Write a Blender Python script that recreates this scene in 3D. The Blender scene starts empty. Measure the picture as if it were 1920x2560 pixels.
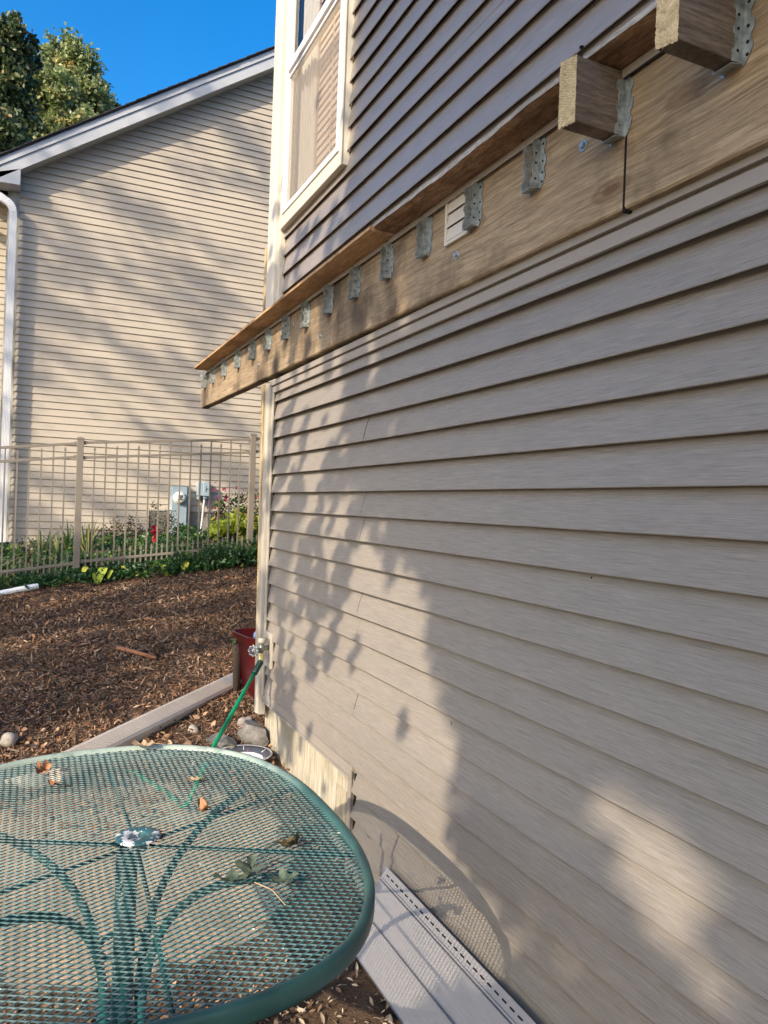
import bpy, math, random
import numpy as np
from mathutils import Vector, Matrix, Quaternion
R_ = random.Random(7)
rng = np.random.default_rng(11)
C = bpy.context.scene.collection
SC = bpy.context.scene
rad = math.radians

# ------------------------------------------------------------------ camera
# the eye is the origin: x = towards the near house wall, y = along that wall, z = up
cam = bpy.data.cameras.new('camera'); camo = bpy.data.objects.new('camera', cam); C.objects.link(camo)
RM = np.array([[0.90742503, 0.03147765, 0.41903338], [-0.41861793, -0.01911497, 0.90796126], [0.0365903, -0.99932166, -0.0041683]])
r_, u_, b_ = RM[:, 0], -RM[:, 1], -RM[:, 2]
camo.matrix_world = Matrix([[r_[i], u_[i], b_[i], 0] for i in range(3)] + [[0, 0, 0, 1]])
cam.sensor_fit = 'HORIZONTAL'; cam.sensor_width = 36; cam.lens = 36 * 1900 / 1920
cam.clip_start = .02; cam.clip_end = 2000
SC.camera = camo

# ------------------------------------------------------------------ light
SQ, SM = .68, .624                                # sun travels (1, SQ, -SM)
TS = Vector((-1, -SQ, SM)).normalized()           # towards the sun
elev = math.asin(TS.z)
w = bpy.data.worlds.new('World'); SC.world = w; w.use_nodes = True
nt = w.node_tree; bg = nt.nodes['Background']
sky = nt.nodes.new('ShaderNodeTexSky'); sky.sky_type = 'NISHITA'; sky.sun_disc = False
sky.sun_elevation = elev; sky.sun_rotation = math.atan2(TS.x, TS.y)
sky.air_density = 1.0; sky.dust_density = 2.6; sky.ozone_density = 3.6
hs = nt.nodes.new('ShaderNodeHueSaturation'); hs.inputs['Saturation'].default_value = 1.40
nt.links.new(sky.outputs[0], hs.inputs['Color']); nt.links.new(hs.outputs[0], bg.inputs[0]); bg.inputs[1].default_value = .15
sun = bpy.data.lights.new('sun', 'SUN'); sun.energy = 3.0; sun.angle = rad(.40); sun.color = (1, .85, .66)
suno = bpy.data.objects.new('sun', sun); C.objects.link(suno)
suno.rotation_euler = TS.to_track_quat('Z', 'Y').to_euler(); suno.location = (-5, -5, 8)
SC.view_settings.view_transform = 'Standard'; SC.view_settings.look = 'None'
SC.view_settings.exposure = 1.05; SC.view_settings.gamma = 1

# ------------------------------------------------------------------ helpers
def tag(o, label=None, cat=None, group=None, kind=None):
    if label: o['label'] = label
    if cat: o['category'] = cat
    if group: o['group'] = group
    if kind: o['kind'] = kind
    return o

def thing(name, loc, label, cat, group=None):
    o = bpy.data.objects.new(name, None); C.objects.link(o); o.location = loc
    o.empty_display_size = .05
    return tag(o, label, cat, group)

class MB:
    def __init__(s): s.v = []; s.f = []
    def add(s, vs, fs):
        n = len(s.v); s.v += [tuple(p) for p in vs]; s.f += [tuple(i + n for i in f) for f in fs]
        return s
    def box(s, x0, x1, y0, y1, z0, z1, M=None):
        vs = [Vector((x, y, z)) for x in (x0, x1) for y in (y0, y1) for z in (z0, z1)]
        if M is not None: vs = [M @ p for p in vs]
        return s.add(vs, [(0, 1, 3, 2), (4, 6, 7, 5), (0, 4, 5, 1), (2, 3, 7, 6), (0, 2, 6, 4), (1, 5, 7, 3)])
    def prism(s, poly, fn, t0, t1):
        """poly: 2-d points; fn(a, b, t) -> xyz; extruded from t0 to t1"""
        n = len(poly); vs = [fn(a, b, t0) for a, b in poly] + [fn(a, b, t1) for a, b in poly]
        fs = [tuple(range(n - 1, -1, -1)), tuple(range(n, 2 * n))] + [(i, (i + 1) % n, n + (i + 1) % n, n + i) for i in range(n)]
        return s.add(vs, fs)
    def tube(s, pts, rads, n=8, cap=True, prof=None):
        pts = [Vector(p) for p in pts]
        if not hasattr(rads, '__len__'): rads = [rads] * len(pts)
        up = None; rings = []
        for i, p in enumerate(pts):
            d = (pts[min(i + 1, len(pts) - 1)] - pts[max(i - 1, 0)]).normalized()
            if up is None:
                up = Vector((0, 0, 1)) if abs(d.z) < .95 else Vector((0, 1, 0))
            a = d.cross(up)
            if a.length < 1e-5: a = d.cross(Vector((1, 0, 0)))
            a.normalize(); b = a.cross(d).normalized(); up = b
            ring = []
            for k in range(n):
                if prof: ca, cb = prof[k]
                else: ca, cb = math.cos(2 * math.pi * k / n), math.sin(2 * math.pi * k / n)
                ring.append(p + (a * ca + b * cb) * rads[i])
            rings.append(ring)
        vs = [q for r in rings for q in r]
        fs = [(i * n + k, i * n + (k + 1) % n, (i + 1) * n + (k + 1) % n, (i + 1) * n + k) for i in range(len(pts) - 1) for k in range(n)]
        if cap: fs += [tuple(range(n - 1, -1, -1)), tuple(range((len(pts) - 1) * n, len(pts) * n))]
        return s.add(vs, fs)
    def lathe(s, prof, c, n=32, M=None):
        vs = []
        for (r, z) in prof:
            for k in range(n):
                a = 2 * math.pi * k / n; p = Vector((r * math.cos(a), r * math.sin(a), z))
                if M is not None: p = M @ p
                vs.append(p + Vector(c))
        fs = [(i * n + k, i * n + (k + 1) % n, (i + 1) * n + (k + 1) % n, (i + 1) * n + k) for i in range(len(prof) - 1) for k in range(n)]
        return s.add(vs, fs)
    def build(s, name, mat, parent=None, bevel=0, smooth=False, loc=None):
        me = bpy.data.meshes.new(name); me.from_pydata([tuple(p) for p in s.v], [], s.f); me.update()
        return link(name, me, mat, parent, bevel, smooth)

def link(name, me, mat, parent=None, bevel=0, smooth=False):
    if mat: me.materials.append(mat)
    if smooth:
        me.shade_smooth()
    o = bpy.data.objects.new(name, me); C.objects.link(o)
    if parent is not None:
        o.parent = parent
        q = parent; off = Vector((0, 0, 0)); 
        while q is not None: off += q.location; q = q.parent
        o.location = -off           # every mesh is written in world coordinates
    if bevel:
        m = o.modifiers.new('bevel', 'BEVEL'); m.width = bevel; m.segments = 2; m.limit_method = 'ANGLE'
    return o

def recenter(o):
    """put the origin of a one-mesh thing at the base of its mesh"""
    me = o.data; n = len(me.vertices); a = np.empty(n * 3, 'f'); me.vertices.foreach_get('co', a); a = a.reshape(-1, 3)
    c = np.array([(a[:, 0].min() + a[:, 0].max()) / 2, (a[:, 1].min() + a[:, 1].max()) / 2, a[:, 2].min()])
    a -= c; me.vertices.foreach_set('co', a.ravel()); me.update(); o.location = Vector(o.location) + Vector(c)
    return o

def leafmesh(name, P, size, mat, parent=None, tint=None, flat=0., aspect=.6, fold=.25, up=None):
    """many small folded leaves at points P (N,3); tint (N,) is stored as an attribute"""
    P = np.asarray(P, float); N = len(P)
    sz = np.broadcast_to(np.asarray(size, float), (N,))
    nrm = rng.normal(size=(N, 3)); nrm[:, 2] = nrm[:, 2] * (1 - flat) + flat * 2.5
    if up is not None: nrm = nrm * .6 + np.asarray(up)
    nrm /= np.linalg.norm(nrm, axis=1)[:, None]
    t = rng.normal(size=(N, 3)); t -= (t * nrm).sum(1)[:, None] * nrm; t /= np.linalg.norm(t, axis=1)[:, None]
    b = np.cross(nrm, t)
    a2 = sz[:, None] * .5; wv = a2 * aspect
    V = np.empty((N, 6, 3))
    V[:, 0] = P - t * a2
    V[:, 1] = P - t * a2 * .15 + b * wv + nrm * wv * fold
    V[:, 2] = P + t * a2 * .55 + b * wv * .7 + nrm * wv * fold
    V[:, 3] = P + t * a2
    V[:, 4] = P + t * a2 * .55 - b * wv * .7 + nrm * wv * fold
    V[:, 5] = P - t * a2 * .15 - b * wv + nrm * wv * fold
    me = bpy.data.meshes.new(name); me.vertices.add(N * 6); me.vertices.foreach_set('co', V.astype('f').ravel())
    me.loops.add(N * 8); me.polygons.add(N * 2)
    idx = np.array([0, 1, 2, 3, 0, 3, 4, 5]); li = (np.arange(N)[:, None] * 6 + idx[None]).ravel()
    me.loops.foreach_set('vertex_index', li.astype('i')); me.polygons.foreach_set('loop_start', (np.arange(N * 2) * 4).astype('i'))
    me.update(calc_edges=True)
    at = me.attributes.new('tint', 'FLOAT', 'POINT')
    tt = rng.random(N) if tint is None else np.asarray(tint)
    at.data.foreach_set('value', np.repeat(tt, 6).astype('f'))
    return link(name, me, mat, parent)

# ------------------------------------------------------------------ materials
def mat(name, col, rough=.6, spec=.5, metal=0., **k):
    m = bpy.data.materials.new(name); m.use_nodes = True; t = m.node_tree
    p = t.nodes['Principled BSDF']; p.inputs['Base Color'].default_value = (*col, 1)
    p.inputs['Roughness'].default_value = rough; p.inputs['Metallic'].default_value = metal
    p.inputs['Specular IOR Level'].default_value = spec
    return m
def N(m, typ, **k):
    n = m.node_tree.nodes.new(typ)
    for a, b in k.items(): setattr(n, a, b)
    return n
def L(m, a, b): m.node_tree.links.new(a, b)
def coords(m, scale=(1, 1, 1), rot=(0, 0, 0)):
    tc = N(m, 'ShaderNodeTexCoord'); mp = N(m, 'ShaderNodeMapping'); mp.inputs['Scale'].default_value = scale; mp.inputs['Rotation'].default_value = rot
    L(m, tc.outputs['Object'], mp.inputs[0]); return mp.outputs[0]
def wcoords(m, scale=(1, 1, 1)):
    g = N(m, 'ShaderNodeNewGeometry'); mp = N(m, 'ShaderNodeMapping'); mp.inputs['Scale'].default_value = scale
    L(m, g.outputs['Position'], mp.inputs[0]); return mp.outputs[0]
def noise(m, vec, scale, detail=4, rough=.55, dist=0.):
    n = N(m, 'ShaderNodeTexNoise'); n.inputs['Scale'].default_value = scale; n.inputs['Detail'].default_value = detail
    n.inputs['Roughness'].default_value = rough; n.inputs['Distortion'].default_value = dist; L(m, vec, n.inputs['Vector']); return n.outputs[0]
def ramp(m, fac, stops, interp='LINEAR'):
    r = N(m, 'ShaderNodeValToRGB'); r.color_ramp.interpolation = interp
    e = r.color_ramp.elements
    while len(e) < len(stops): e.new(.5)
    for i, (p, c) in enumerate(stops): e[i].position = p; e[i].color = (*c, 1) if len(c) == 3 else c
    L(m, fac, r.inputs[0]); return r.outputs[0]
def mix(m, fac, a, b, mode='MIX'):
    n = N(m, 'ShaderNodeMixRGB', blend_type=mode)
    for i, v in enumerate((fac, a, b)):
        if isinstance(v, (int, float)): n.inputs[i].default_value = v
        elif isinstance(v, tuple): n.inputs[i].default_value = (*v, 1)
        else: L(m, v, n.inputs[i])
    return n.outputs[0]
def bump(m, h, strength=.3, dist=.01, prev=None):
    b = N(m, 'ShaderNodeBump'); b.inputs['Strength'].default_value = strength; b.inputs['Distance'].default_value = dist
    L(m, h, b.inputs['Height'])
    if prev is not None: L(m, prev, b.inputs['Normal'])
    return b.outputs[0]
def fin(m, col=None, nrm=None, rough=None):
    p = m.node_tree.nodes['Principled BSDF']
    if col is not None: L(m, col, p.inputs['Base Color'])
    if nrm is not None: L(m, nrm, p.inputs['Normal'])
    if rough is not None: L(m, rough, p.inputs['Roughness'])
    return m

def vinyl(name, col, grain=(1, 3, 90), amt=.12, rough=.5, bstr=.35, spec=.5):
    m = mat(name, col, rough, spec)
    v = wcoords(m, grain); g = noise(m, v, 3.5, 6, .7)
    v2 = wcoords(m, (.7, .7, .7)); big = noise(m, v2, 1.7, 3)
    c1 = tuple(x * (1 - amt) for x in col); c2 = tuple(min(1, x * (1 + amt)) for x in col)
    c = ramp(m, g, [(.34, c1), (.66, c2)])
    gf = noise(m, wcoords(m, tuple(q * 3.1 for q in grain)), 3.5, 3, .6); c = mix(m, amt * .5, c, ramp(m, gf, [(.4, c1), (.6, c2)]), 'MIX')
    c = mix(m, .38, c, ramp(m, big, [(.3, tuple(x * .88 for x in col)), (.7, tuple(x * 1.08 for x in col))]))
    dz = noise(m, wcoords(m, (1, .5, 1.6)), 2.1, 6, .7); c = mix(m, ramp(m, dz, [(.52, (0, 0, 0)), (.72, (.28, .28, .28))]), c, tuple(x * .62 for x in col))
    sp = noise(m, wcoords(m), 95, 2); c = mix(m, ramp(m, sp, [(.74, (0, 0, 0)), (.8, (.5, .5, .5))]), c, tuple(x * .35 for x in col))
    return fin(m, c, bump(m, g, bstr, .0012), None)

M = {}
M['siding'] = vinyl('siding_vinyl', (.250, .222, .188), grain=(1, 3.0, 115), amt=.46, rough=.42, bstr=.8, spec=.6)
M['siding_up'] = vinyl('upper_siding_vinyl_sheen', (.29, .25, .215), grain=(1, 3.0, 115), amt=.4, rough=.33, bstr=.5, spec=.8)  # siding colour lightened here to suggest the sheen of the sky
M['siding_loose'] = vinyl('siding_vinyl_clean', (.335, .315, .30), amt=.12, rough=.5, bstr=.15)
M['nsiding'] = vinyl('neighbour_vinyl', (.45, .395, .315), grain=(3, 1, 60), amt=.04, rough=.6, bstr=.2)
M['trim'] = vinyl('cream_trim', (.42, .385, .32), grain=(20, 20, 1), amt=.05, rough=.45, bstr=.1)
M['wintrim'] = vinyl('window_casing', (.62, .57, .47), grain=(2, 2, 2), amt=.03, rough=.45, bstr=.05)
M['jtrim'] = vinyl('channel_trim', (.30, .265, .225), amt=.06, rough=.5, bstr=.2)
M['white'] = vinyl('white_vinyl', (.80, .80, .78), grain=(2, 2, 2), amt=.02, rough=.35, bstr=.05)
M['fascia'] = vinyl('painted_fascia', (.44, .455, .47), grain=(2, 2, 2), amt=.06, rough=.4, bstr=.15)
M['soffit'] = mat('soffit', (.45, .43, .38), .6)
M['gutter'] = mat('downspout_metal', (.66, .67, .68), .3, .6)
M['black'] = mat('dark_gap', (.02, .018, .016), .9, .1)
M['fence'] = mat('fence_powder_coat', (.205, .18, .148), .5, .4)
M['steel'] = mat('galvanised_steel', (.34, .39, .41), .42, .5, .5)
def _steel():
    m = M['steel']; n = noise(m, wcoords(m), 60, 3); fin(m, ramp(m, n, [(.3, (.20, .235, .245)), (.7, (.46, .51, .52))]))
_steel()
M['bolt'] = mat('zinc_bolt', (.45, .47, .46), .35, .5, .9)
M['shingle'] = mat('shingle', (.045, .04, .042), .95)
M['glass'] = None

def wood(name, c1, c2, c3, grain=(3, 1.6, 26), knot=True, rough=.75, stain=.6):
    m = mat(name, c1, rough, .25)
    v = wcoords(m, grain)
    wob = noise(m, wcoords(m, (1.5, 1.5, 1.5)), 1.3, 2); ad = N(m, 'ShaderNodeVectorMath', operation='MULTIPLY_ADD'); L(m, wob, ad.inputs[0]); ad.inputs[1].default_value = tuple(x * .045 for x in grain); L(m, v, ad.inputs[2]); v = ad.outputs[0]
    g = noise(m, v, 3.2, 9, .72, .6); g2 = noise(m, v, .55, 5, .6, 1.5); g3 = noise(m, v, 9., 3, .8)
    c = ramp(m, g2, [(.28, c2), (.5, c1), (.72, c3)])
    c = mix(m, .65, c, ramp(m, g, [(.36, tuple(x * .42 for x in c1)), (.5, c1), (.64, tuple(min(1, x * 1.3) for x in c3))]))
    c = mix(m, .22, c, ramp(m, g3, [(.4, tuple(x * .4 for x in c1)), (.6, tuple(min(1, x * 1.4) for x in c3))]))
    if knot:
        vk = N(m, 'ShaderNodeTexVoronoi'); vk.inputs['Scale'].default_value = 1.0; L(m, wcoords(m, (2.5, 2.3, 6.5)), vk.inputs['Vector'])
        c = mix(m, ramp(m, vk.outputs['Distance'], [(.05, (.8, .8, .8)), (.09, (.35, .35, .35)), (.13, (.5, .5, .5)), (.17, (0, 0, 0))]), c, (c1[0] * .42, c1[1] * .28, c1[2] * .20))
    st = noise(m, wcoords(m, (1, 1.3, 1.2)), 2.3, 5, .6); c = mix(m, ramp(m, st, [(.47, (0, 0, 0)), (.66, (stain,) * 3)]), c, tuple(x * .42 for x in c2))
    return fin(m, c, bump(m, g, .5, .002))
M['ledger'] = wood('treated_ledger_wood', (.30, .22, .135), (.205, .15, .10), (.41, .32, .205), grain=(6, 1.5, 34), stain=.95)
M['greyedge'] = wood('weathered_board_edge', (.34, .31, .27), (.22, .19, .16), (.52, .49, .45), grain=(30, 5, 60), knot=False)
M['capwood'] = wood('fresh_cap_wood', (.46, .27, .13), (.40, .23, .11), (.55, .36, .20), grain=(20, 2.2, 5))
M['oldwood'] = wood('weathered_cap_wood', (.22, .115, .055), (.07, .035, .02), (.36, .24, .15), grain=(14, 3.2, 8), knot=False, stain=.9)
M['joist'] = wood('joist_wood_side', (.135, .105, .085), (.10, .08, .065), (.21, .165, .12), grain=(3, 3, 30), knot=False)
M['cutend'] = wood('joist_cut_end', (.55, .43, .24), (.47, .36, .19), (.66, .54, .34), grain=(18, 18, 18), knot=False)
def _rings():
    m = M['cutend']; p = m.node_tree.nodes['Principled BSDF']; src = p.inputs['Base Color'].links[0].from_socket
    w_ = N(m, 'ShaderNodeTexWave'); w_.wave_type = 'RINGS'; w_.rings_direction = 'X'; w_.inputs['Scale'].default_value = 60; w_.inputs['Distortion'].default_value = 3; w_.inputs['Detail'].default_value = 3
    mp = N(m, 'ShaderNodeMapping'); g_0 = N(m, 'ShaderNodeNewGeometry'); mp.inputs['Location'].default_value = (0, -1.28, -1.05); L(m, g_0.outputs['Position'], mp.inputs[0]); L(m, mp.outputs[0], w_.inputs['Vector'])
    L(m, mix(m, .22, src, ramp(m, w_.outputs['Fac'], [(.2, (.33, .23, .11)), (.7, (.60, .49, .30))])), p.inputs['Base Color'])
_rings()
M['post'] = wood('pine_post', (.50, .38, .20), (.45, .33, .17), (.60, .48, .28), grain=(25, 25, 1.5))
M['plywood'] = wood('plywood_skirt', (.40, .36, .27), (.32, .285, .20), (.48, .44, .345), grain=(16, 16, 1.1), knot=False)

# ------------------------------------------------------------------ ground
def gz0(x, y):
    y = np.asarray(y, float)
    b = np.interp(y, [-30, 1, 2.6, 3.3, 4.1, 5, 8.3, 11.5, 40], [-1.56, -1.52, -1.49, -1.43, -1.335, -1.235, -.86, -.74, -.72])
    s = np.clip((y - 4) / 3, 0, 1)
    return b + .10 * (np.clip(x, -3, 4) - .43) * s
def sn(x, y):
    """smooth pseudo noise"""
    return (.3 * np.sin(x * 3.1 + 1.3 * np.sin(y * 2.3)) * np.cos(y * 2.7 + 1.1 * np.sin(x * 1.9)) + .5 * np.sin(x * 7.9 + y * 5.3) * np.cos(y * 8.7 - x * 3.1)
            + .3 * np.sin(x * 17 - y * 13) * np.cos(y * 19 + x * 11) + .18 * np.sin(x * 41 + y * 29) * np.cos(y * 37 - x * 23))
def gz(x, y): return gz0(x, y) + .016 * sn(x, y)
def grid(name, xs, ys, zf, m):
    X, Y = np.meshgrid(xs, ys); Z = zf(X, Y); V = np.stack([X, Y, Z], -1).reshape(-1, 3)
    nx, ny = len(xs), len(ys); i = np.arange(ny - 1)[:, None] * nx + np.arange(nx - 1)[None]
    F = np.stack([i, i + 1, i + nx + 1, i + nx], -1).reshape(-1, 4)
    me = bpy.data.meshes.new(name); me.vertices.add(len(V)); me.vertices.foreach_set('co', V.astype('f').ravel())
    me.loops.add(F.size); me.polygons.add(len(F)); me.loops.foreach_set('vertex_index', F.ravel().astype('i'))
    me.polygons.foreach_set('loop_start', (np.arange(len(F)) * 4).astype('i')); me.update(calc_edges=True); me.shade_smooth()
    return link(name, me, m)
mg = mat('mulch_soil', (.10, .06, .035), .95, .15)
v = wcoords(mg); n1 = noise(mg, v, 55, 6, .75); n2 = noise(mg, v, 3.2, 5, .6); n3 = noise(mg, v, 160, 3, .7)
soil = ramp(mg, n1, [(.25, (.04, .025, .016)), (.5, (.13, .080, .048)), (.75, (.29, .18, .105))])
soil = mix(mg, .45, soil, ramp(mg, n3, [(.3, (.03, .02, .013)), (.7, (.24, .16, .10))]))
soil = mix(mg, ramp(mg, n2, [(.42, (0, 0, 0)), (.62, (.55, .55, .55))]), soil, (.055, .036, .024))
dry = ramp(mg, n1, [(.3, (.40, .30, .20)), (.7, (.58, .45, .32))])
# a patch of dry bare earth under the garden table
g = N(mg, 'ShaderNodeNewGeometry'); mp = N(mg, 'ShaderNodeMapping'); mp.inputs['Location'].default_value = (-.36, -3.15, 0)
mp.vector_type = 'POINT'; mp.inputs['Scale'].default_value = (1, 1, 0); L(mg, g.outputs['Position'], mp.inputs[0])
wn = N(mg, 'ShaderNodeVectorMath', operation='LENGTH'); L(mg, mp.outputs[0], wn.inputs[0])
ad = N(mg, 'ShaderNodeMath', operation='MULTIPLY_ADD'); L(mg, n2, ad.inputs[0]); ad.inputs[1].default_value = .6; L(mg, wn.outputs['Value'], ad.inputs[2])
msk = ramp(mg, ad.outputs[0], [(.98, (1, 1, 1)), (1.22, (0, 0, 0))])
soil = mix(mg, msk, soil, dry)
fin(mg, soil, bump(mg, mix(mg, .5, n1, n3), .8, .02))
xs = np.unique(np.concatenate([np.linspace(-200, -6, 18), np.linspace(-6, -1.2, 25), np.linspace(-1.2, 3.2, 221), np.linspace(3.2, 8, 20), np.linspace(8, 200, 16)]))
ys = np.unique(np.concatenate([np.linspace(-200, -4, 18), np.linspace(-4, 1, 20), np.linspace(1, 9.2, 411), np.linspace(9.2, 13, 20), np.linspace(13, 200, 22)]))
tag(grid('ground', xs, ys, gz, mg), kind='structure')

mbounce = mat('bounce_concrete', (.46, .43, .38), .9, .2); n_ = noise(mbounce, wcoords(mbounce), 6, 5); fin(mbounce, ramp(mbounce, n_, [(.3, (.38, .355, .31)), (.7, (.52, .49, .43))]))  # pale concrete of an added slab that bounces sunlight onto the shaded wall
b_p = [(x, y, -1.47 + zz) for zz in (-.14, 0) for x, y in ((-9, -12), (-1.0, -12), (-1.0, 1.0), (-9, 1.0))]
me_ = bpy.data.meshes.new('patio'); me_.from_pydata(b_p, [], [(0, 3, 2, 1), (4, 5, 6, 7), (0, 1, 5, 4), (1, 2, 6, 5), (2, 3, 7, 6), (3, 0, 4, 7)]); tag(link('patio', me_, mbounce), kind='structure')  # unseen reflector slab, added to brighten the wall's shade

# ------------------------------------------------------------------ near house
HX = 1.21
H = thing('house', (HX, 4.2, -1.3), 'taupe vinyl sided house wall on the right with a wooden deck ledger and steel hangers', 'house')

def siding_x(name, y0, y1, z0, z1, ztop0, seams, dep=1.15, material=None, xb=HX, s=.1, zref=.067):
    """clapboard courses on the plane x = xb facing -x"""
    m = MB(); k0 = math.ceil((z0 - zref) / s - 1e-6); zb = zref + k0 * s
    rr = random.Random(int((z0 + 5) * 100))
    first = True; ks = []
    z = zb - s
    while z < z1 - 1e-6:
        a, b = max(z, z0), min(z + s, z1)
        if b - a > .004: ks.append((a, b, z))
        z += s
    for ci, (a, b, zz) in enumerate(ks):
        cuts = [y0] + sorted([q for q in seams.get(ci, []) if y0 < q < y1]) + [y1]
        for j in range(len(cuts) - 1):
            ya, yb = cuts[j], cuts[j + 1]
            off = -.0003 * (j % 2); ext = .02 if (j % 2) else 0
            ya2, yb2 = (ya - ext if j else ya), (yb + ext if j < len(cuts) - 2 else yb)
            n = max(2, int((yb2 - ya2) / .22)); rows = []
            for i in range(n + 1):
                y = ya2 + (yb2 - ya2) * i / n
                wv = (.0011 * math.sin(y * 2.9 + ci * 1.7) + rr.uniform(-.00012, .00012))
                fa, fb = (a - zz) / s, (b - zz) / s
                xf = lambda t: xb - .0205 * dep + (.0205 * dep + .003) * t ** 1.25 + off + wv
                mid = (fa + fb) / 2
                cv = min(.014, (b - a) * .3); tp = .0 if (b >= z1 - 1e-6 or zz + s - b > 1e-6) else .012
                rows.append([(xf(fa) + .0052, y, a + cv), (xf(fa) + .0040, y, a + .0004), (xf(fa) + .0012, y, a - .0004), (xf(fa), y, a + .0016), (xf(mid), y, (a + b) / 2), (xf(fa * .2 + fb * .8), y, a * .2 + b * .8), (xf(fb), y, b), (xf(fb) + .001, y, b + tp)])
            vs = [p for r in rows for p in r]; w5 = 8
            fs = [(i * w5 + k, i * w5 + k + 1, (i + 1) * w5 + k + 1, (i + 1) * w5 + k) for i in range(n) for k in range(7)]
            m.add(vs, fs)
            for i in (0, n):   # closed ends
                pass
    o = m.build(name, material or M['siding'], H)
    return o
def scuff(y, z, w_, h_, mt, nm, seed):
    rr = random.Random(seed); pts_ = [((w_ * (.5 + .5 * rr.random())) * math.cos(a * .524), (h_ * (.5 + .5 * rr.random())) * math.sin(a * .524)) for a in range(12)]
    t_ = ((z - .067) % .1) / .1; x = HX - .0205 + .0235 * t_ ** 1.25 - .0012
    b = MB(); b.add([(x + c * -.18 * 0 + .235 * c * .9, y + a, z + c) for a, c in pts_], [tuple(range(12))]); b.build(nm, mt, H)
scm = mat('scuff_white', (.46, .45, .42), .7); spk = mat('speck_dark', (.03, .025, .02), .9)
for q in [(1.43, -1.075, .022, .012, 1), (1.40, -1.105, .010, .016, 2)]: scuff(q[0], q[1], q[2], q[3], scm, 'paint_scuff', q[4])
for q in [(1.43, -.145, .004, .004, 3), (2.05, -.66, .003, .008, 4), (1.85, -.74, .003, .007, 5), (.98, -.62, .002, .006, 6), (2.3, -.87, .004, .004, 7)]: scuff(q[0], q[1], q[2], q[3], spk, 'dirt_speck', q[4])
sm1 = {0: [1.9], 1: [.6], 3: [2.62], 5: [1.3], 6: [1.95], 7: [1.46], 8: [1.46], 10: [2.45], 15: [2.4]}
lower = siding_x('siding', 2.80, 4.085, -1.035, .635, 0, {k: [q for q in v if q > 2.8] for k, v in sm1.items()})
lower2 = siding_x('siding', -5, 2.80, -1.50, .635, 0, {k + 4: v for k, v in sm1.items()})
upper = siding_x('siding', -5, 4.03, .99, 6.2, 0, {2: [2.1], 5: [.9], 9: [2.0]}, dep=.72, material=M['siding_up'], zref=.057)
lower['label'] = 'short stretch of siding above the plywood skirt'; upper['label'] = 'siding above the deck ledger, glossy and lightened for sky sheen'
# sheathing core so that nothing shows through
b = MB(); b.box(HX + .004, 7.4, -5, 4.18, -1.6, 6.3); b.build('sheathing', M['black'], H)
# roof of the near house (out of view)
b = MB(); b.prism([(.85, 6.25), (4.3, 8.4), (7.8, 6.25)], lambda a, c, t: (a, t, c), -5.3, 4.5); b.build('roof', M['shingle'], H)
# corner post below the ledger
b = MB()
b.prism([(1.168, 4.095), (1.168, 4.125), (1.163, 4.132), (1.163, 4.165), (1.168, 4.172), (1.30, 4.172), (1.30, 4.15), (1.205, 4.15), (1.205, 4.095)], lambda a, c, t: (a, c, t), -1.165, .67)
b.prism([(1.18, 4.062), (1.18, 4.092), (1.206, 4.092), (1.206, 4.085), (1.186, 4.085), (1.186, 4.062)], lambda a, c, t: (a, c, t), -1.05, .64)
b.build('corner_post', M['trim'], H)
b = MB()
b.prism([(1.166, 4.085), (1.160, 4.10), (1.160, 4.22), (1.166, 4.235), (1.30, 4.235), (1.30, 4.20), (1.205, 4.20), (1.205, 4.085)], lambda a, c, t: (a, c, t), .99, 6.2)
b.prism([(1.182, 4.03), (1.182, 4.083), (1.206, 4.083), (1.206, 4.03)], lambda a, c, t: (a, c, t), .99, 6.2)
b.build('corner_post', M['wintrim'], H)
# pine post standing just beyond the corner
b = MB(); b.box(1.166, 1.205, 4.262, 4.30, .985, 1.475); b.prism([(1.156, .675), (1.176, -.95), (1.21, -.95), (1.20, .675)], lambda a, c, t: (a, t, c), 4.19, 4.228)
o = b.build('wood_post', M['post'], H, bevel=.002); o['label'] = 'raw yellow pine post behind the cream corner post'
for z in (.52, .455, .40, 1.30):
    b = MB(); b.tube([(1.16, 4.2, z), (1.138, 4.198, z + .004)], .0016, 6); b.tube([(1.139, 4.198, z + .004), (1.1365, 4.198, z + .004)], .004, 6)
    b.build('nail', M['steel'], H)
# channel trims
b = MB(); b.box(1.186, 1.206, -5, 4.16, .645, .668); b.box(1.178, 1.19, -5, 4.092, .615, .648); b.box(1.171, 1.186, -5, 4.10, .655, .682)
o = b.build('channel_trim', M['jtrim'], H, bevel=.0015)
b = MB(); b.box(1.188, 1.212, 2.792, 4.09, -1.082, -1.036); b.box(1.180, 1.189, 2.792, 4.09, -1.088, -1.077)
b.box(1.188, 1.212, 2.79, 2.83, -1.52, -1.083); b.box(1.180, 1.189, 2.785, 2.80, -1.52, -1.05); b.build('channel_trim', M['jtrim'], H, bevel=.0015)
b = MB(); b.box(1.197, 1.206, 2.776, 2.7855, -1.52, -1.06); b.build('channel_gap', M['black'], H)
b = MB(); b.box(1.232, 1.26, 2.79, 4.18, -1.62, -1.07)
for i in range(14): b.box(1.2275, 1.233, 2.835 + i * .0165, 2.843 + i * .0165, -1.62, -1.19)
o = b.build('skirt_board', M['plywood'], H); o['label'] = 'pale plywood skirt below the siding'

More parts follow.
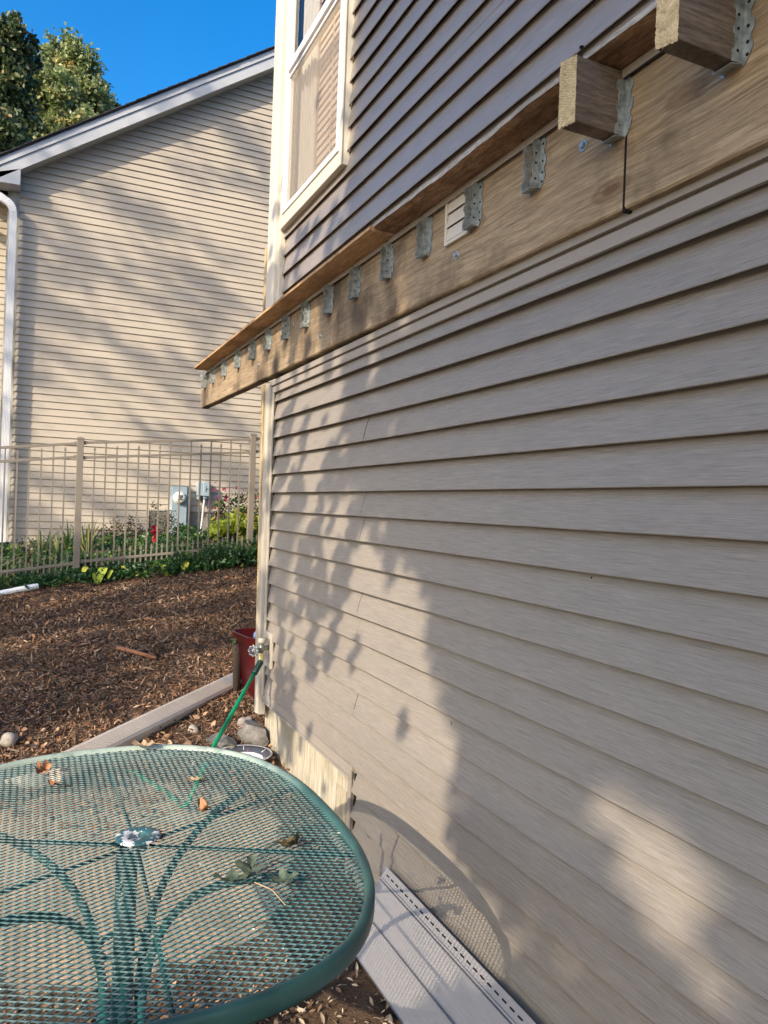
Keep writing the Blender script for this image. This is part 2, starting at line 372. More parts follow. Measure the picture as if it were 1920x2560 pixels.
# ledger, cap, hangers, stubs
lz0 = lambda y: .660 + .011 * max(y, -1); LX = 1.15
def ledger(y0, y1):
    m = MB(); n = max(2, int((y1 - y0) / .15)); rows = []
    for i in range(n + 1):
        y = y0 + (y1 - y0) * i / n; z0 = lz0(y) + .0012 * math.sin(y * 9); z1 = z0 + .288
        rows.append([(1.206, y, z0), (LX + .004, y, z0), (LX, y, z0 + .005), (LX, y, z1 - .003), (LX + .003, y, z1), (1.206, y, z1)])
    vs = [p for r in rows for p in r]; fs = [(i * 6 + k, i * 6 + (k + 1) % 6, (i + 1) * 6 + (k + 1) % 6, (i + 1) * 6 + k) for i in range(n) for k in range(6)]
    fs += [tuple(range(5, -1, -1)), tuple(range(n * 6, n * 6 + 6))]
    return m.add(vs, fs)
L1 = ledger(1.306, 5.95).build('ledger_board', M['ledger'], H); L2 = ledger(-3, 1.298).build('ledger_board', M['ledger'], H)
L1['label'] = 'long ledger board running past the house corner'; L2['label'] = 'nearest ledger board beyond the black joint'
b = MB(); b.box(LX + .001, 1.205, 1.2975, 1.3065, .668, .94); b.build('joint', M['black'], H)
# flashing strip above the ledger
b = MB(); b.box(1.139, 1.206, -3, 5.92, .970, .976); b.box(1.136, 1.139, -3, 5.92, .957, .976); b.build('flashing', M['jtrim'], H)
# cap boards
def cap(y0, y1, x0, zb, th, mt, rag=0, name='cap_board'):
    m = MB(); n = int((y1 - y0) / .04); rows = []; rr = random.Random(3)
    for i in range(n + 1):
        y = y0 + (y1 - y0) * i / n; e = rag * (rr.uniform(-1, 1) + .9 * math.sin(y * 7.3) + .6 * math.sin(y * 23)); d = rag * .8 * math.sin(y * 5.1 + 1)
        rows.append([(1.206, y, zb), (x0 + .02 + e, y, zb + d), (x0 + e, y, zb + .004 + rag + d), (x0 + e, y, zb + th - .003 - rag), (x0 + .004 + rag * 2, y, zb + th + d), (1.206, y, zb + th)])
    vs = [p for r in rows for p in r]; fs = [(i * 6 + k, i * 6 + (k + 1) % 6, (i + 1) * 6 + (k + 1) % 6, (i + 1) * 6 + k) for i in range(n) for k in range(6)]
    fs += [tuple(range(5, -1, -1)), tuple(range(n * 6, n * 6 + 6))]
    o = m.add(vs, fs).build(name, mt, H, smooth=False)
    if rag:
        o.data.materials.append(M['greyedge'])
        for pi, p_ in enumerate(o.data.polygons):
            if pi < n * 6 and pi % 6 in (2, 3): p_.material_index = 1
    return o
o = cap(2.47, 5.70, 1.044, .9775, .018, M['capwood']); o['label'] = 'fresh orange cap board over the far end of the ledger'
o = cap(-3, 2.455, 1.054, .9775, .024, M['oldwood'], rag=.0022); o['label'] = 'rotten weathered cap board over the near ledger'
hy = [-.5, -.2, .12, .42, .72, 1.02, 1.325, 1.632, 1.93, 2.235, 2.525, 2.83, 3.13, 3.435, 3.745, 4.07, 4.40, 4.75, 5.13, 5.50, 5.78]
def hanger_bm(y, zb):
    m = MB(); X = LX - .0015; th = .0013; H_ = .122
    for sgn in (-1, 1):
        # side plate, front edge scalloped
        pts = [(X, 0), (X - .044, -.002), (X - .043, .018), (X - .034, .026), (X - .034, .045), (X - .041, .052), (X - .041, .062), (X - .033, .070), (X - .033, .092), (X - .041, .098), (X - .041, .110), (X - .034, .118), (X - .014, H_), (X, H_)]
        ys = y + sgn * .0205
        pts = [(X - (X - a_) * .66, c_) for a_, c_ in pts]
        m.prism(pts, lambda a, c, t: (a, t, zb + c), ys - th / 2, ys + th / 2)
        # flange on the board with a scalloped outer edge
        FS = .78
        fl = [(a_ * FS, c_) for a_, c_ in [(0, -.006), (.014, .004), (.024, .018), (.028, .030), (.020, .040), (.020, .048), (.029, .056), (.029, .074), (.019, .082), (.019, .092), (.027, .100), (.026, .113), (.014, H_ + .006), (0, H_ + .006)]]
        m.prism(fl, lambda a, c, t: (t, ys + sgn * a, zb + c), X - th, X)
    m.add([(X, y - .021, zb - .001), (X, y + .021, zb - .001), (X - .031, y + .021, zb - .007), (X - .031, y - .021, zb - .007),
           (X, y - .021, zb + .0006), (X, y + .021, zb + .0006), (X - .031, y + .021, zb - .0055), (X - .031, y - .021, zb - .0055)],
          [(0, 1, 2, 3), (7, 6, 5, 4), (0, 4, 5, 1), (1, 5, 6, 2), (2, 6, 7, 3), (3, 7, 4, 0)])
    return m
def hanger_dots(y, zb):
    m = MB(); X = LX - .0032
    for sgn in (-1, 1):
        for c in (.012, .035, .064, .108):
            m.lathe([(.0001, .0014), (.0030, .001), (.0034, 0)], (X, y + sgn * (.0205 + .010), zb + c), 8, Matrix.Rotation(rad(-90), 3, 'Y'))
        for c in (.020, .060, .085):
            m.lathe([(.0001, .0012), (.0028, .0008), (.003, 0)], (X - .014, y - .0205 - .0008, zb + c), 8, Matrix.Rotation(rad(90), 3, 'X'))
    return m
for i, y in enumerate(hy):
    zb = .834 + .008 * max(0, y - 2)
    hb = hanger_bm(y, zb); nf_ = len(hb.f); hd = hanger_dots(y, zb); hb.add(hd.v, hd.f)
    o = hb.build('joist_hanger', M['steel'], H); o.data.materials.append(M['black'] if i % 3 else M['bolt'])
    for pi in range(nf_, len(hb.f)): o.data.polygons[pi].material_index = 1
def stub(y, x0, zb, lab, skew=.006):
    w2 = .0198; rr = random.Random(int(y * 10)); m = MB()
    m.add([(LX, y - w2, zb), (LX, y + w2, zb), (LX, y - w2, zb + .139), (LX, y + w2, zb + .139),
           (x0 + skew, y - w2, zb), (x0 - skew, y + w2, zb - .001), (x0 + skew * .3 + .004, y - w2, zb + .139), (x0 - skew, y + w2, zb + .139)],
          [(0, 1, 3, 2), (0, 4, 5, 1), (2, 3, 7, 6), (0, 2, 6, 4), (1, 5, 7, 3), (4, 6, 7, 5)])
    o = m.build('joist_stub', M['joist'], H, bevel=.0012); o['label'] = lab
    # rough sawn face
    e = MB(); nz, ny = 44, 14; vs = []
    for iz in range(nz + 1):
        for iy in range(ny + 1):
            fy, fz = iy / ny, iz / nz
            x = (x0 + skew) * (1 - fy) + (x0 - skew) * fy - .0012 - rr.random() * .0014
            vs.append((x, y - w2 - .0008 + (2 * w2 + .0016) * fy + rr.uniform(-1, 1) * .0008, zb - .001 - (rr.random() * .004 if iz == 0 else 0) + .141 * fz))
    fs = [(a * (ny + 1) + c, a * (ny + 1) + c + 1, (a + 1) * (ny + 1) + c + 1, (a + 1) * (ny + 1) + c) for a in range(nz) for c in range(ny)]
    e.add(vs, fs)
    for _ in range(14):
        yy = y - w2 + rr.random() * 2 * w2; z = zb + rr.choice([0, 0, rr.random() * .14]); e.tube([(x0 - .001, yy, z), (x0 - .006, yy + rr.uniform(-.004, .004), z - rr.uniform(.002, .008))], [.0009, .0003], 4)
    e.build('cut_end', M['cutend'], o)
    return o
st1 = stub(1.325, 1.008, .834, 'sawn joist stub over the black ledger joint')
stub(1.02, .985, .834, 'sawn joist stub nearest the top right corner')
stub(.72, .985, .834, 'sawn joist stub just outside the frame')
b = MB(); b.tube([(1.03, 1.312, .965), (1.027, 1.31, .996)], .0018, 8); b.tube([(1.0272, 1.31, .995), (1.0270, 1.31, .998)], .0048, 10); b.build('nail', M['black'], st1)
b = MB()
for (y, z) in [(2.83, .955), (2.235, .958), (1.66, .962), (2.50, .954)]:
    b = MB(); b.tube([(1.12, y, z + .004), (1.135, y + .01, z + .018)], .0013, 5); b.build('nail', M['black'], H)
for (y, z) in [(1.445, .872), (2.03, .782), (2.90, .868), (3.24, .765), (3.62, .90), (4.28, .80), (.55, .78)]:
    m = MB(); rot = Matrix.Rotation(rad(-90), 3, 'Y')
    m.lathe([(.0001, .0025), (.0135, .0025), (.014, .001), (.014, 0)], (LX, y, z), 24, rot)
    m.prism([(.0078 * math.cos(rad(60 * k + 10)), .0078 * math.sin(rad(60 * k + 10))) for k in range(6)], lambda a, c, t: (t, y + a, z + c), LX - .009, LX - .002)
    m.build('bolt', M['bolt'], H, bevel=.0006)
# dryer vent behind a hanger
VN = MB(); y0, y1, z0, z1 = 1.955, 2.095, .825, .975; X = LX - .001; F = .011
VN.box(X - .010, X, y0, y0 + F, z0, z1); VN.box(X - .010, X, y1 - F, y1, z0, z1); VN.box(X - .0103, X, y0 + F, y1 - F, z0, z0 + F); VN.box(X - .0103, X, y0 + F, y1 - F, z1 - F, z1)
vo = VN.build('vent', M['wintrim'], H, bevel=.001)
b = MB()
for k in range(3):
    a = z0 + F + .002 + k * .0425
    b.add([(X - .009, y0 + F + .001, a), (X - .009, y1 - F - .001, a), (X - .003, y1 - F - .001, a + .040), (X - .003, y0 + F + .001, a + .040), (X - .0078, y0 + F + .001, a), (X - .0078, y1 - F - .001, a), (X - .0018, y1 - F - .001, a + .040), (X - .0018, y0 + F + .001, a + .040)],
          [(0, 1, 2, 3), (7, 6, 5, 4), (0, 4, 5, 1), (2, 6, 7, 3), (0, 3, 7, 4), (1, 5, 6, 2)])
b.build('louver', M['wintrim'], vo)

# window
wy0, wy1, wz0, wz1 = 3.115, 4.03, 1.497, 3.6
b = MB()
b.box(1.172, 1.209, wy0, wy0 + .035, wz0, wz1); b.box(1.172, 1.209, 3.985, wy1, wz0, wz1); b.box(1.1725, 1.209, wy0 + .035, 3.985, wz0, wz0 + .068)
b.box(1.166, 1.172, wy0 - .006, wy0 + .008, wz0 - .006, wz1); b.box(1.166, 1.172, wy0 + .0085, 3.984, wz0 - .006, wz0 + .008)
win = b.build('window', M['wintrim'], H, bevel=.0015); win['label'] = 'double hung window in a cream casing'
b = MB(); fy0, fy1 = wy0 + .036, 3.984; f = .024
b.box(1.164, 1.20, fy0, fy0 + f, 1.566, wz1); b.box(1.164, 1.20, fy1 - f, fy1, 1.566, wz1); b.box(1.1645, 1.20, fy0 + f, fy1 - f, 1.566, 1.590)
b.build('frame', M['white'], win, bevel=.002)
b = MB(); b.box(1.176, 1.198, fy0 + f, fy1 - f, 1.591, 1.608); b.box(1.170, 1.176, fy0 + f, fy1 - f, 1.5905, 1.598)
b.box(1.172, 1.20, fy0 + f, fy1 - f, 2.285, 2.300); b.box(1.166, 1.1965, fy0 + f, fy1 - f, 2.320, 2.362); b.box(1.178, 1.199, fy0 + f, fy0 + f + .012, 1.61, 2.283); b.box(1.178, 1.199, fy1 - f - .012, fy1 - f, 1.61, 2.283)
b.build('sash', M['white'], win, bevel=.0015)
b = MB(); b.box(1.182, 1.198, fy0 + f, fy1 - f, 2.302, 2.318); b.build('sash_groove', M['oldwood'], win)
mgl = bpy.data.materials.new('window_glass'); mgl.use_nodes = True; t = mgl.node_tree; t.nodes.clear()
o_ = t.nodes.new('ShaderNodeOutputMaterial'); mx = t.nodes.new('ShaderNodeMixShader'); tr = t.nodes.new('ShaderNodeBsdfTransparent'); gl = t.nodes.new('ShaderNodeBsdfGlossy'); fr = t.nodes.new('ShaderNodeFresnel')
gl.inputs['Roughness'].default_value = .01; fr.inputs[0].default_value = 1.36; t.links.new(fr.outputs[0], mx.inputs[0]); t.links.new(tr.outputs[0], mx.inputs[1]); t.links.new(gl.outputs[0], mx.inputs[2]); t.links.new(mx.outputs[0], o_.inputs[0])
for (gx, ga, gb) in ((1.190, 2.36, wz1), (1.195, 1.60, 2.29)):
    b = MB(); b.add([(gx, fy0 + f, ga), (gx, fy0 + f, gb), (gx, fy1 - f, gb), (gx, fy1 - f, ga)], [(0, 1, 2, 3)]); b.build('glass', mgl, win)
mscr = bpy.data.materials.new('insect_screen'); mscr.use_nodes = True; t = mscr.node_tree; t.nodes.clear()
o_ = t.nodes.new('ShaderNodeOutputMaterial'); mx = t.nodes.new('ShaderNodeMixShader'); tr = t.nodes.new('ShaderNodeBsdfTransparent'); df = t.nodes.new('ShaderNodeBsdfDiffuse'); mx.inputs[0].default_value = .24
df.inputs[0].default_value = (.50, .43, .34, 1); t.links.new(tr.outputs[0], mx.inputs[1]); t.links.new(df.outputs[0], mx.inputs[2]); t.links.new(mx.outputs[0], o_.inputs[0])
b = MB(); b.box(1.1800, 1.1804, fy0 + f + .006, fy1 - f - .006, 1.606, 2.285); b.build('screen', mscr, win)
# carve the opening: a shallow room box behind the glass
sheath = [o for o in H.children if o.name.startswith('sheathing')][0]
me = sheath.data; bpy.data.objects.remove(sheath)
b = MB(); b.box(HX + .014, 7.4, -5, fy0, -1.05, 6.3); b.box(HX + .014, 7.4, fy1, 4.18, -1.05, 6.3); b.box(HX + .014, 7.4, fy0, fy1, -1.05, 1.566); b.box(HX + .014, 7.4, -5, 2.80, -1.7, -1.051); b.box(1.265, 7.4, 2.801, 4.18, -1.7, -1.051); b.box(HX + .004, 7.4, fy0, fy1, wz1, 6.3); b.box(1.9, 7.4, fy0, fy1, 1.566, wz1)
b.build('sheathing', M['black'], H)
upper.modifiers.clear()
# the siding must not run behind the window: rebuild it round the opening
bpy.data.objects.remove(upper)
siding_x('siding', -5, wy0, 1.497, 6.2, 0, {5: [.9], 9: [2.0]}, dep=.72, material=M['siding_up'], zref=.057)['label'] = 'siding beside the window, glossy and lightened for sky sheen'
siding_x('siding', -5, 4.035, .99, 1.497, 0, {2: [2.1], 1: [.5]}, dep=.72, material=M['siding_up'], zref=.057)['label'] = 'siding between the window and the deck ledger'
b = MB(); b.box(1.16, 1.2, wy0 - .002, 4.03, wz1, wz1 + .06); b.build('window_head', M['wintrim'], H)
mcur = mat('curtain_cloth', (.50, .48, .43), .9, .1)
b = MB(); rows = 40
vs = []; fs = []
for i in range(rows + 1):
    y = 3.76 + .20 * i / rows; x = 1.262 + .016 * math.sin(i * 1.25) + .005 * math.sin(i * .6)
    vs += [(x, y, 1.57), (x + .002, y, 3.55)]
fs = [(2 * i, 2 * i + 1, 2 * i + 3, 2 * i + 2) for i in range(rows)]
b.add(vs, fs); b.build('curtain', mcur, win, smooth=True)
b = MB()
for k in range(46):
    z = 1.60 + k * .042
    b.add([(1.275, fy0 + .01, z), (1.275, 3.80, z), (1.283, 3.80, z + .036), (1.283, fy0 + .01, z + .036), (1.277, fy0 + .01, z), (1.277, 3.80, z), (1.285, 3.80, z + .036), (1.285, fy0 + .01, z + .036)],
          [(0, 1, 2, 3), (7, 6, 5, 4), (0, 4, 5, 1), (2, 6, 7, 3)])
for y in (3.26, 3.55): b.box(1.270, 1.2735, y, y + .004, 1.6, 3.5)
b.build('blind', mat('blind_slats', (.62, .47, .34), .6, .3), win)

# faucet with its mounting block
b = MB(); X = 1.196; ya, yb, za, zb = 3.945, 4.085, -.885, -.695
b.box(X - .014, X, ya, ya + .028, za, zb); b.box(X - .014, X, yb - .028, yb, za, zb); b.box(X - .0142, X, ya + .028, yb - .028, zb - .035, zb); b.box(X - .0142, X, ya + .028, yb - .028, za, za + .035)
blk = b.build('mounting_block', M['trim'], H, bevel=.002)
b = MB(); b.box(X - .003, X - .001, ya + .028, yb - .028, za + .035, zb - .035); b.build('back_plate', M['jtrim'], blk); blk['label'] = 'white frame around the outdoor faucet'
mbr = mat('old_brass', (.22, .23, .20), .45, .5, .8)
mzn = mat('zinc_handle', (.27, .30, .33), .35, .5, .8)
fc = MB(); A = Vector((1.165, 4.0, -.775)); fc.tube([(1.196, 4.0, -.775), (1.13, 3.975, -.778)], .013, 12); fc.tube([(1.14, 3.98, -.745), (1.135, 3.975, -.815)], [.016, .014], 12); fc.tube([(1.135, 3.975, -.78), (1.09, 3.93, -.775)], [.012, .008], 10)
fa = fc.build('faucet', mbr, H, smooth=True)
b = MB(); b.lathe([(.0001, .018), (.019, .018), (.021, .014), (.021, -.004), (.017, -.008)], (1.139, 3.978, -.738), 24); b.build('breaker_cap', M['trim'], fa, smooth=True)
b = MB(); hc = Vector((1.078, 3.918, -.775)); ax = Vector((-.70, -.70, 0)).normalized(); e1 = Vector((ax.y, -ax.x, 0)); e2 = Vector((0, 0, 1))
ring = []
for k in range(48):
    a = 2 * math.pi * k / 48; r = .026 + .004 * math.cos(a * 8); ring.append(hc + e1 * r * math.cos(a) + e2 * r * math.sin(a))
b.tube(ring + [ring[0], ring[1]], .0035, 8, cap=False)
for k in range(4):
    a = math.pi * k / 4; d = e1 * math.cos(a) + e2 * math.sin(a); b.tube([hc - d * .026, hc + d * .026], .0028, 6)
b.tube([hc - ax * .012, hc + ax * .008], .007, 10); b.build('handle', mzn, fa, smooth=True)
b = MB(); b.tube([(1.137, 3.972, -.800), (1.134, 3.965, -.842)], [.0165, .0165], 12); b.build('connector', mat('brass_connector', (.55, .45, .22), .4, .5, .7), fa)

# ------------------------------------------------------------------ hose
HS = thing('garden_hose', (.62, 3.2, -1.45), 'green garden hose stretched from the faucet down to the ground', 'hose')
p0 = Vector((1.132, 3.96, -.845)); p1 = Vector((.80, 3.565, -1.16))
d = (p1 - p0).normalized()
b = MB(); b.tube([p0 + d * .09, p0 + d * .3, p1, Vector((.70, 3.42, -1.27)), Vector((.665, 3.40, -1.34)), Vector((.66, 3.50, -1.385)), Vector((.62, 3.68, -1.385)), Vector((.50, 3.92, -1.355)), Vector((.25, 4.05, -1.335)), Vector((-.2, 3.98, -1.345))], .0105, 12)
b.build('tube', mat('hose_green', (.0, .20, .09), .35, .5), HS, smooth=True)
b = MB(); pts = []; rr_ = []
for i in range(24): pts.append(p0 + d * (.004 * i)); rr_.append(.017 if i % 4 < 2 else .013)
b.tube(pts, rr_, 12); b.build('strain_relief', mat('hose_sleeve', (.0, .035, .03), .4, .5), HS)

# ------------------------------------------------------------------ table
T = thing('garden_table', (.22, 1.81, -1.5), 'oval green metal mesh patio table with chipped paint and a centre umbrella hole', 'table')
TX, TY, TZ = .22, 1.81, -.78; RX, RY, NE = .495, .672, 2.55
def rimpt(a, k=1., z=0):
    c, s_ = math.cos(a), math.sin(a); r = (abs(c / RX) ** NE + abs(s_ / RY) ** NE) ** (-1 / NE)
    return Vector((TX + c * r * k, TY + s_ * r * k, TZ + z))
def chipped(name, col, pale, scale, lo, hi, rough=.35, fade=.0):
    m = mat(name, col, rough, .5); v = wcoords(m)
    n = noise(m, v, scale, 5, .65); n2 = noise(m, v, 6, 3)
    c = ramp(m, n2, [(.35, tuple(x * .75 for x in col)), (.65, tuple(x * 1.25 for x in col))])
    if fade: c = mix(m, ramp(m, noise(m, v, 2.3, 4), [(.4, (0, 0, 0)), (.65, (fade,) * 3)]), c, pale)
    c = mix(m, ramp(m, n, [(lo, (0, 0, 0)), (hi, (1, 1, 1))]), c, pale)
    return fin(m, c, bump(m, n, .15, .001))
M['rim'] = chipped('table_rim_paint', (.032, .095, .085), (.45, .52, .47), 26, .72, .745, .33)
M['mesh'] = chipped('table_mesh_paint', (.006, .075, .088), (.50, .56, .50), 48, .69, .73, .38, fade=.16)
def _rimglint():  # sun glint on the far rim, painted as a paler colour
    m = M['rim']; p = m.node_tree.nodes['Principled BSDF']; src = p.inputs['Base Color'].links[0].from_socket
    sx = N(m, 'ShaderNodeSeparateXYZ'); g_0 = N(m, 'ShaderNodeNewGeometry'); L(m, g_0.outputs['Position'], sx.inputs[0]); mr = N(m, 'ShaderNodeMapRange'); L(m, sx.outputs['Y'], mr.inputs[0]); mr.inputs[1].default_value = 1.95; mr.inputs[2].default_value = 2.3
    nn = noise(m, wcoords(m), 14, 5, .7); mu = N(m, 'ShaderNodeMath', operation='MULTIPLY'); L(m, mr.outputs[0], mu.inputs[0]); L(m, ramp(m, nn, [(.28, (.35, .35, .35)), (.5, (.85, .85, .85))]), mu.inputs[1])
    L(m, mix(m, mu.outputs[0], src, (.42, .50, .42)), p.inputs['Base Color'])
_rimglint()
M['plate'] = chipped('umbrella_ring_paint', (.03, .11, .125), (.62, .63, .66), 30, .53, .555, .4)
M['leg'] = chipped('table_leg_paint', (.014, .10, .10), (.35, .42, .36), 30, .7, .74, .4)
NR = 160; rv = []
prof = [(1.0, .010), (1.003, .003), (1.003, -.022), (.997, -.031), (.982, -.031), (.978, -.024), (.975, -.004), (.978, .004), (.988, .011)]
for i in range(NR):
    a = 2 * math.pi * i / NR
    for k, z in prof:
        p = rimpt(a); rlen = math.hypot(p.x - TX, p.y - TY); off = (k - 1) * .9
        q = Vector((p.x - TX, p.y - TY, 0)); q = q.normalized() * (rlen + off)
        rv.append((TX + q.x, TY + q.y, TZ + z))
np_ = len(prof); b = MB(); b.add(rv, [(i * np_ + k, i * np_ + (k + 1) % np_, ((i + 1) % NR) * np_ + (k + 1) % np_, ((i + 1) % NR) * np_ + k) for i in range(NR) for k in range(np_)])
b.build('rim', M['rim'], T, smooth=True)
# expanded metal: staggered diamonds 33 x 15.7 mm
PX, PY = .0332, .0157
def inside(x, y, k=.978):
    return (abs((x - TX) / (RX - .016)) ** NE + abs((y - TY) / (RY - .016)) ** NE) < 1
V = []; Fc = []
hw = .0021; nx_ = int(RX / PX) + 2; ny_ = int(RY / PY) + 2
def strand(p, q):
    (x0, y0), (x1, y1) = p, q; d = Vector((x1 - x0, y1 - y0, 0)).normalized(); n = Vector((-d.y, d.x, 0))
    if n.y < 0: n = -n
    # curved ribbon: flat at the bonds, standing on edge between them
    k = 4; base = len(V)
    for i in range(k + 1):
        t_ = i / k; s_ = t_ * t_ * (3 - 2 * t_); x = x0 + (x1 - x0) * t_; y = y0 + (y1 - y0) * (.35 * t_ + .65 * s_)
        e = n * hw + Vector((0, 0, -.0009)); th = Vector((0, .0004, .0011))
        c = Vector((x, y, TZ + .0005))
        V.extend([tuple(c - e - th), tuple(c - e + th), tuple(c + e + th), tuple(c + e - th)])
    for i in range(k):
        for j in range(4): Fc.append((base + i * 4 + j, base + i * 4 + (j + 1) % 4, base + (i + 1) * 4 + (j + 1) % 4, base + (i + 1) * 4 + j))
    Fc.append((base, base + 1, base + 2, base + 3)); Fc.append((base + k * 4 + 3, base + k * 4 + 2, base + k * 4 + 1, base + k * 4))
HOLE = .046
for j in range(-2 * ny_, 2 * ny_ + 1):
    for i in range(-nx_, nx_ + 1):
        xc = TX + (i + (.5 if j % 2 else 0)) * PX; yc = TY + j * PY / 2
        for sx in (-1, 1):
            q = (xc + sx * PX / 2, yc + PY / 2)
            if (inside(xc, yc) or inside(*q)) and math.hypot(xc - TX - .022, yc - TY + .004) > HOLE: strand((xc, yc), q)
me = bpy.data.meshes.new('mesh_top'); me.from_pydata(V, [], Fc); me.update(); link('mesh_top', me, M['mesh'], T)
b = MB(); b.lathe([(.020, -.03), (.019, .002), (.0205, .0045), (.047, .0030), (.0505, .0010), (.0505, -.002), (.046, -.004), (.024, -.004), (.022, -.03)], (TX + .022, TY - .004, TZ + .0085), 40)
b.build('umbrella_ring', M['plate'], T, smooth=True)
# support bars under the mesh
for a in (90, 205, 335, 270, 25, 155):
    b = MB(); a = rad(a); e = rimpt(a, .97, -.014); s0 = Vector((TX + .02 + .03 * math.cos(a), TY + .03 * math.sin(a), TZ - .014)); b.tube([s0, e], .0045, 8)
    b.build('support_bar', M['leg'], T, smooth=True)
def bez(p, n=26):
    p = [Vector(q) for q in p]; out = []
    for i in range(n + 1):
        t_ = i / n; q = list(p)
        while len(q) > 1: q = [q[k] * (1 - t_) + q[k + 1] * t_ for k in range(len(q) - 1)]
        out.append(q[0])
    return out
cz = lambda r, a, z: Vector((TX + r * math.cos(a), TY + r * math.sin(a), z))
for a in (38, 142, 218, 322):
    a = rad(a); gzz = -1.5
    path = bez([cz(.43, a, TZ - .02), cz(.36, a, TZ - .03), cz(.10, a, TZ - .05), cz(.07, a, TZ - .2), cz(.05, a, TZ - .36)], 18) + \
        bez([cz(.05, a, TZ - .38), cz(.05, a, TZ - .55), cz(.16, a, gzz + .10), cz(.36, a, gzz + .14), cz(.40, a, gzz + .012)], 18)
    b = MB(); b.tube(path, .0095, 10); b.tube([cz(.40, a, gzz - .02), cz(.40, a, gzz + .02)], .016, 12)
    b.build('leg', M['leg'], T, smooth=True)
b = MB(); b.tube([(TX, TY, TZ - .02), (TX, TY, -1.3)], .024, 16)
for z in (-1.02, -1.22): b.tube([cz(.055, 2 * math.pi * k / 24, z) for k in range(26)], .006, 8, cap=False)
b.build('centre_tube', M['leg'], T, smooth=True)

# fallen leaves on the table
def oakleaf(name, c, size, yaw, curl, mt, label, tilt=(0, 0), lobes=3, stem=True):
    pts = []; n = 40
    for i in range(n):
        a = 2 * math.pi * i / n; u = math.cos(a); s_ = math.sin(a)
        wdt = (.30 + .16 * math.cos(u * lobes * math.pi)) * (1 - .35 * u)
        pts.append((u * .5, s_ * wdt))
    Mx = Matrix.Translation(c) @ Matrix.Rotation(yaw, 4, 'Z') @ Matrix.Rotation(tilt[0], 4, 'X') @ Matrix.Rotation(tilt[1], 4, 'Y')
    vs = []
    for rk in (1, .66, .33):
        for (u, s_) in pts:
            u2, s2 = u * rk, s_ * rk; z = curl * (u2 * u2 * 1.7 + abs(s2) * 1.3 + .5 * math.sin(u2 * 9) * s2 + .08 * math.sin(u2 * 23))
            vs.append(Mx @ Vector((u2 * size, s2 * size, z * size)))
    vs.append(Mx @ Vector((0, 0, 0)))
    fs = [(r * n + i, r * n + (i + 1) % n, (r + 1) * n + (i + 1) % n, (r + 1) * n + i) for r in range(2) for i in range(n)] + [(2 * n + i, 2 * n + (i + 1) % n, 3 * n) for i in range(n)]
    m = MB(); m.add(vs, fs)
    if stem: m.tube([Mx @ Vector((.48 * size, 0, curl * .3 * size)), Mx @ Vector((.95 * size, .05 * size, curl * .1 * size))], [.0014, .0009], 5)
    o = m.build(name, mt, smooth=True); recenter(o)
    return tag(o, label, 'leaf', 'fallen leaves on the table')
def leafmat(name, c1, c2):
    m = mat(name, c1, .6, .3); n = noise(m, wcoords(m), 70, 4); return fin(m, ramp(m, n, [(.35, c1), (.65, c2)]), bump(m, n, .3, .001))
lb = leafmat('dry_leaf', (.26, .11, .05), (.42, .21, .11)); ld = leafmat('dark_leaf', (.06, .04, .02), (.12, .09, .04)); lg = leafmat('green_leaf', (.055, .085, .06), (.12, .15, .10)); lt = leafmat('pale_leaf', (.36, .24, .14), (.5, .36, .22))
zt = TZ + .012
oakleaf('fallen_leaf', (.045, 2.31, zt), 0.053, .9, .8, lb, 'curled orange brown leaf at the far left of the table', (.5, -.3))
oakleaf('fallen_leaf', (.068, 2.19, zt), 0.037, 1.6, .6, lb, 'small brown leaf just below the curled orange one', (.4, .2))
oakleaf('fallen_leaf', (.425, 2.11, zt), .040, .2, .25, lt, 'tiny pale leaf lying flat in the far right of the table', (0, 0))
oakleaf('fallen_leaf', (.395, 1.87, zt + .01), 0.051, 1.2, .7, lb, 'upright brown leaf right of the umbrella hole', (.7, .5))
oakleaf('fallen_leaf', (.545, 1.63, zt), 0.057, 2.6, .6, ld, 'dark curled leaf near the right rim of the table', (.3, .2), 2)
oakleaf('fallen_leaf', (.335, 2.44, zt + .005), .075, -.1, .25, lt, 'tan leaf caught against the far rim', (0, 0))
g1 = thing('fallen_sprig', (.43, 1.48, zt), 'grey green lobed leaf sprig with a thin stem on the near right of the mesh', 'leaf', 'fallen leaves on the table')
for (c, s_, yw, nm) in [((.385, 1.505, zt + .006), .075, 2.9, 'leaf'), ((.43, 1.52, zt + .014), .078, 1.35, 'leaf'), ((.49, 1.475, zt + .004), .058, .1, 'leaf')]:
    o = oakleaf(nm, c, s_, yw, .35, lg, 'x', (.15, -.1), 2, False)
    for k in ('label', 'category', 'group'): del o[k]
    o.parent = g1; o.location = Vector(o.location) - g1.location
b = MB(); b.tube([(.43, 1.49, zt + .004), (.455, 1.45, zt + .003), (.462, 1.385, zt + .003)], .0012, 5); b.build('stem', lt, g1)

